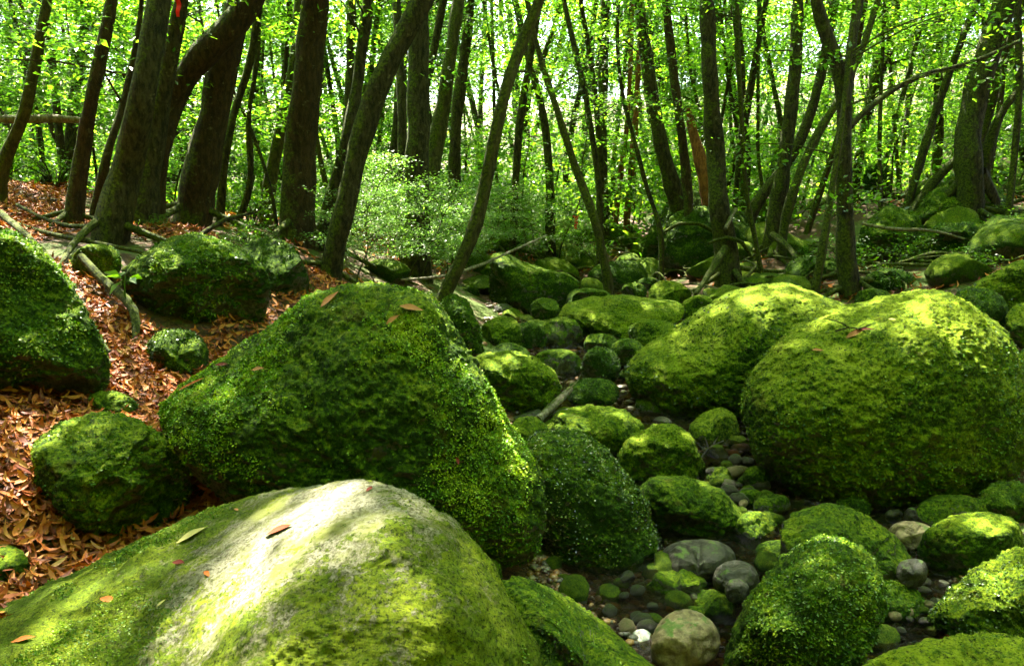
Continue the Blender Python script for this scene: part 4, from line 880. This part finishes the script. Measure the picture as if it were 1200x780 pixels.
wood('root', 'mossy root hanging at the left of the straight trunk mound', 'root', [(880, 300), (868, 282), (850, 278), (830, 285)], [3, 5, 4, 3], M_root, [10.6, 10.5, 10.4, 10.5])
wood('driftwood', 'short pale driftwood log lying against the two-humped boulder', 'driftwood', [(630, 492), (645, 478), (658, 466), (668, 456)], [13, 14, 11, 7], M_dry, [5.15, 5.35, 5.6, 5.8], twigs=[[(664, 458), (676, 448), (681, 438)]])
wood('fallen_branch', 'bleached fallen pole lying level at the far left', 'branch', [(-20, 139), (30, 140), (60, 139), (95, 141)], [7, 9, 9, 7], M_dry, [8.4, 8.4, 8.5, 8.6])
wood('fallen_branch', 'long thin pale branch slanting over the water behind the boulders', 'branch', [(470, 328), (520, 325), (560, 312), (600, 294), (640, 276)], [3, 3.5, 3.5, 3, 2], M_dry, [7.6, 7.8, 8.2, 8.8, 9.2])
wood('fallen_branch', 'bare stick lying right of the straight rooted trunk', 'branch', [(850, 268), (856, 255), (862, 245)], [4, 5, 5], M_dry, [10.2, 10.4, 10.6])
wood('fallen_branch', 'dark stick propped on the ground left of the rough trunk', 'branch', [(235, 275), (262, 258), (300, 248)], [6, 5, 3], M_bark, [6.6, 6.8, 7.2])
wood('fallen_branch', 'thin grey branch among the roots of the right bank', 'branch', [(1010, 262), (1050, 270), (1090, 268), (1130, 280)], [3, 4, 4, 3], M_dry, [10, 9.9, 9.9, 9.8])
wood('twig', 'forked bare twig sticking up left of the biggest boulder', 'twig', [(822, 535), (832, 522), (848, 516)], [2.5, 2, 1.2], M_dry, [4.8, 4.8, 4.8], twigs=[[(830, 524), (826, 512)], [(836, 520), (842, 510)]])

rs = np.random.RandomState(91)
for i in range(120):
    y = rs.uniform(8.8, 14.5); x = rs.uniform(-.5, y * .66)
    if y < 11.3 and x < 2.2: continue
    a = rs.rand() * 6.28; q3 = []; L_ = rs.uniform(.5, 1.6); w_ = rs.uniform(.012, .035)
    for s_ in np.linspace(0, 1, 6):
        xx_, yy_ = x + math.cos(a + s_ * 1.2 + rs.normal(0, .2)) * L_ * s_, y + math.sin(a + s_ * 1.2) * L_ * s_; q3.append(np.array([xx_, yy_, gz(xx_, yy_) + .03 + .22 * math.sin(s_ * 3.1) * rs.uniform(.3, 1)]))
    b0 = q3[0].copy(); v, f = tube(q3, np.linspace(w_, w_ * .4, 6), 7, .15, i); mb = MB(); mb.add(v - b0, f)
    tag(link('root', mb.mesh('root', M_root if i % 3 else M_bark), tuple(b0)), 'mossy root looping over the tangled back bank', 'root', 'roots looping over the back bank')

# red marker ribbons
t = NT('red_ribbon'); M_red = t.fin((.75, .015, .02), .4)
def ribbon(label, px, py, Y, w, h):
    c = P(px, py, Y); ww, hh = w / F * Y / 2, h / F * Y; mb = MB(); n = 8; rows = []
    for i in range(n + 1):
        s = i / n; x = .25 * ww * math.sin(s * 5); yy = .01 * math.sin(s * 7); k = 1 - .3 * s
        rows += [(x - ww * k, yy, -hh * s), (x + ww * k, yy + .01 * math.sin(s * 4), -hh * s)]
    V = np.array(rows); V2 = V + [0, .003, 0]; m = len(V)
    f = [(2 * i, 2 * i + 1, 2 * i + 3, 2 * i + 2) for i in range(n)] + [(m + 2 * i, m + 2 * i + 2, m + 2 * i + 3, m + 2 * i + 1) for i in range(n)]
    mb.add(np.concatenate([V, V2]), f); v, f = tube([(-ww * 2, 0, .01), (0, -.01, .0), (ww * 2, 0, .01)], [.006] * 3, 6, 0); mb.add(v, f)
    tag(link('marker_ribbon', mb.mesh('marker_ribbon', M_red), tuple(c)), label, 'ribbon')
ribbon('small red marker ribbon hanging before the dark back bank', 675, 254, 13, 4, 14)
ribbon('red marker ribbon tied at the right edge above the boulders', 1197, 276, 9.5, 4, 14)
ribbon('red marker ribbon high between the big trunks near the top left', 208, 0, 6.9, 5, 18)

# ------------------------------------------------------------------ leaf litter
def leaf_geo(pos, nrm, rs, L, W, curl):
    """curled lance-shaped dead leaf: 5 stations, 3 verts each"""
    m = len(pos); d = rs.normal(0, 1, (m, 3)); d -= (d * nrm).sum(1)[:, None] * nrm; d /= np.linalg.norm(d, axis=1)[:, None]
    tilt = rs.normal(0, .28, (m, 1)); d = d + nrm * tilt; d /= np.linalg.norm(d, axis=1)[:, None]
    s = np.cross(nrm, d); roll = rs.normal(0, .5, (m, 1)); s = s + nrm * roll; s /= np.linalg.norm(s, axis=1)[:, None]; u = np.cross(d, s)
    out = []; cu = curl * rs.uniform(-.2, 1, (m, 1)); fold = rs.uniform(.1, .6, (m, 1))
    for k, (a, w) in enumerate(((0, .06), (.25, .8), (.5, 1), (.75, .7), (1, .04))):
        c = pos + d * L * (a - .5) + u * L * cu * ((a - .5) ** 2 * 2) 
        out += [c - s * W * w + u * W * w * fold, c, c + s * W * w + u * W * w * fold]
    V = np.stack(out, 1).reshape(-1, 3); b = np.arange(m)[:, None] * 15
    f = np.array([[3 * k, 3 * k + 1, 3 * k + 4, 3 * k + 3] for k in range(4)] + [[3 * k + 1, 3 * k + 2, 3 * k + 5, 3 * k + 4] for k in range(4)])
    return V, (b[:, :, None] + f[None]).reshape(-1, 4)
LC = [(.0, (.03, .007, .003)), (.25, (.13, .025, .005)), (.55, (.30, .075, .008)), (.85, (.40, .15, .025)), (1.0, (.42, .26, .11))]
M_litter = leaf_mat('dead_brown_leaves', LC, .12, .6, .3, .8)
rs = np.random.RandomState(77)
def litter(name, label, xr, yr, cnt, keep, L=(.07, .12), lift=.05):
    x = rs.uniform(*xr, cnt); y = rs.uniform(*yr, cnt); k = keep(x, y); x, y = x[k], y[k]; z = ground(x, y); e = .04
    nx = -(ground(x + e, y) - z) / e; ny = -(ground(x, y + e) - z) / e; N = np.stack([nx, ny, np.ones_like(nx)], 1); N /= np.linalg.norm(N, axis=1)[:, None]
    pos = np.stack([x, y, z + rs.uniform(.005, lift, len(x))], 1); Ls = rs.uniform(*L, (len(x), 1)); Ws = Ls * rs.uniform(.10, .16, (len(x), 1))
    V, f = leaf_geo(pos, N, rs, Ls, Ws, .9); tag(link(name, raw_mesh(name, V, f, M_litter)), label, 'leaf litter', kind='stuff')
nf = lambda x, y, s, sd: fbm(np.stack([x, y, x * 0], 1), s, sd, 2)
litter('leaf_litter', 'deep drift of orange fallen leaves between the boulders at the left edge', (-2.6, -.2), (1.7, 4.9), 24000, lambda x, y: (x < -.25 - (y - 2) * .12), (.05, .09), .07)
litter('leaf_litter', 'brown fallen leaves spread over the left slope below the big trunks', (-6.2, -.6), (4.9, 9), 26000, lambda x, y: (x < -.25 - (y - 2) * .12) & (nf(x, y, 1.1, 25) > .06), (.05, .09))
litter('leaf_litter', 'scattered brown leaves over the dark forest floor at the back', (-7, 10), (6, 15), 15000, lambda x, y: ((x < -.9) | (x > 2.6) | (y > 11.5)) & (nf(x, y, .9, 5) > .0), (.08, .13))

# single leaves lying on the boulders
def leaf_on(rock_i, px, py, L, ang, label, tone, group=None):
    bv = ROCKS[rock_i]; hit = bv.ray_cast(Vector((0, 0, CAMZ)), raydir(px, py))
    if hit[0] is None: return
    r1 = np.random.RandomState(int(px)); N = np.array(hit[1]); N = N if N[2] > 0 else -N; ns_ = []
    for ox in (-9, -4, 4, 9):
        for oy in (-7, 0, 7):
            h2 = bv.ray_cast(Vector((0, 0, CAMZ)), raydir(px + ox, py + oy))
            if h2[0] is not None and (h2[0] - hit[0]).length < .25: v2 = np.array(h2[1]); ns_.append(v2 if v2[2] > 0 else -v2)
    if ns_: N = np.mean(ns_, axis=0); N /= np.linalg.norm(N)
    L *= 1.05; Wl = L * (.16 if L < .115 else .07); V = []
    for a_, w_ in zip(np.linspace(0, 1, 9), (.04, .45, .8, 1, .97, .8, .55, .28, .03)):
        yb = .06 * L * math.sin(a_ * 3.1 + r1.rand() * .3); zc = .10 * L * (a_ - .5) ** 2 * r1.uniform(.6, 1.1)
        V += [(L * (a_ - .5), yb - Wl * w_, zc + Wl * w_ * .25), (L * (a_ - .5), yb, zc), (L * (a_ - .5), yb + Wl * w_, zc + Wl * w_ * .2)]
    V = np.array(V); f = [(3 * k, 3 * k + 1, 3 * k + 4, 3 * k + 3) for k in range(8)] + [(3 * k + 1, 3 * k + 2, 3 * k + 5, 3 * k + 4) for k in range(8)]
    me = raw_mesh('fallen_leaf', V, f, tone); o = link('fallen_leaf', me, tuple(np.array(hit[0]) + N * (.003 if rock_i == 0 else .012)))
    q = Vector(N).to_track_quat('Z', 'Y').to_matrix().to_4x4(); from mathutils import Matrix
    a0 = 0.0; o.matrix_world = Matrix.Translation(o.location) @ q @ Matrix.Rotation(math.radians(ang) - a0, 4, 'Z')
    tag(o, label, 'leaf', group)
def tone(nm, a): t = NT(nm); return t.fin(t.mix(t.noise(60, 4, .6), a, tuple(k * .4 for k in a)), .7, None, .15)
T_dk = tone('russet_leaf', (.13, .022, .003))
T_or, T_rd, T_pl, T_bf = tone('orange_leaf', (.34, .085, .008)), tone('dark_red_leaf', (.13, .018, .008)), tone('pale_leaf', (.5, .45, .15)), tone('buff_leaf', (.34, .15, .05))
for a in [(0, 328, 622, .085, 60, 'curled orange-brown leaf on the white bare patch of the granite boulder', T_dk), (0, 210, 660, .05, 20, 'dark red leaf on moss left of the white patch', T_rd),
          (0, 243, 673, .035, 0, 'small orange leaf at the lower end of the white patch', T_or), (0, 127, 704, .06, 10, 'folded orange leaf on the left flank of the granite boulder', T_or),
          (0, 28, 750, .06, 50, 'orange leaf at the bottom left of the granite boulder', T_or), (0, 190, 707, .028, 80, 'tiny pale yellow leaf on the left flank of the granite boulder', T_pl),
          (0, 225, 628, .10, 60, 'long yellow-white leaf blade near the litter edge of the granite boulder', T_pl), (0, 432, 574, .04, 5, 'red-brown leaf just under the crest of the granite boulder', T_rd),
          (0, 430, 560, .045, 0, 'buff leaf on the very crest of the granite boulder', T_bf), (0, 370, 575, .025, 30, 'tiny yellow leaf left of the crest of the granite boulder', T_pl), (0, 277, 598, .03, 30, 'brown leaf crumb at the upper left rim of the granite boulder', T_bf),
          (1, 388, 353, .09, 60, 'upright pale brown leaf near the left of the tent-shaped boulder top', T_bf), (1, 482, 364, .09, -15, 'pale pink-brown leaf near the right of the tent-shaped boulder top', T_bf), (1, 461, 376, .06, 40, 'small buff leaf in the middle of the tent-shaped boulder top', T_bf),
          (1, 228, 452, .13, 50, 'long tan leaf on the left end of the tent-shaped boulder', T_or), (1, 304, 435, .06, 20, 'buff leaf on the left slope of the tent-shaped boulder', T_bf), (1, 262, 430, .07, 10, 'rusty leaf on the upper left slope of the tent-shaped boulder', T_rd), (1, 535, 540, .05, 60, 'red-brown leaf low on the right of the tent-shaped boulder', T_rd),
          (3, 1002, 393, .10, 40, 'brown leaf with twigs on top of the biggest boulder', T_bf), (3, 1012, 388, .11, 10, 'dark curled leaf next to the twigs on the biggest boulder', T_rd), (3, 958, 412, .06, 0, 'small tan leaf on the left slope of the biggest boulder', T_bf),
          (3, 1045, 376, .04, 0, 'tiny pale leaf near the peak of the biggest boulder', T_pl)]:
    leaf_on(*a)
bv = ROCKS[3]; h = bv.ray_cast(Vector((0, 0, CAMZ)), raydir(1000, 392))
if h[0]:
    mb = MB(); 
    for q3 in ([(-.10, 0, .02), (-.03, .01, .04), (.06, .0, .03), (.13, .02, .02)], [(-.02, 0, .035), (-.07, .04, .07), (-.14, .05, .08)], [(.02, 0, .03), (.08, -.03, .06)]):
        v, f = tube(q3, np.linspace(.006, .002, len(q3)), 6, 0); mb.add(v, f)
    tag(link('twig', mb.mesh('twig', M_bark), tuple(h[0])), 'dark forked twig lying on the smooth top of the biggest boulder', 'twig')
# green seedling by the left root
r = np.random.RandomState(3); p = P(146, 335, 4.9); root = tag(empty('seedling', tuple(p)), 'seedling with a few broad bright green leaves by the mossy root', 'plant')
q, f = leaves(np.array([[0, 0, .05]]), 6, (.02, .02, .01), .13, r, .5, -.2); link('leaf', raw_mesh('leaf', q, f, M_fern, False), (0, 0, 0), root)
mb = MB(); v, f = tube([(0, 0, -.1), (0, 0, 0), (.01, 0, .06)], [.004] * 3, 5, 0); mb.add(v, f); link('stem', mb.mesh('stem', M_fern), (0, 0, 0), root)
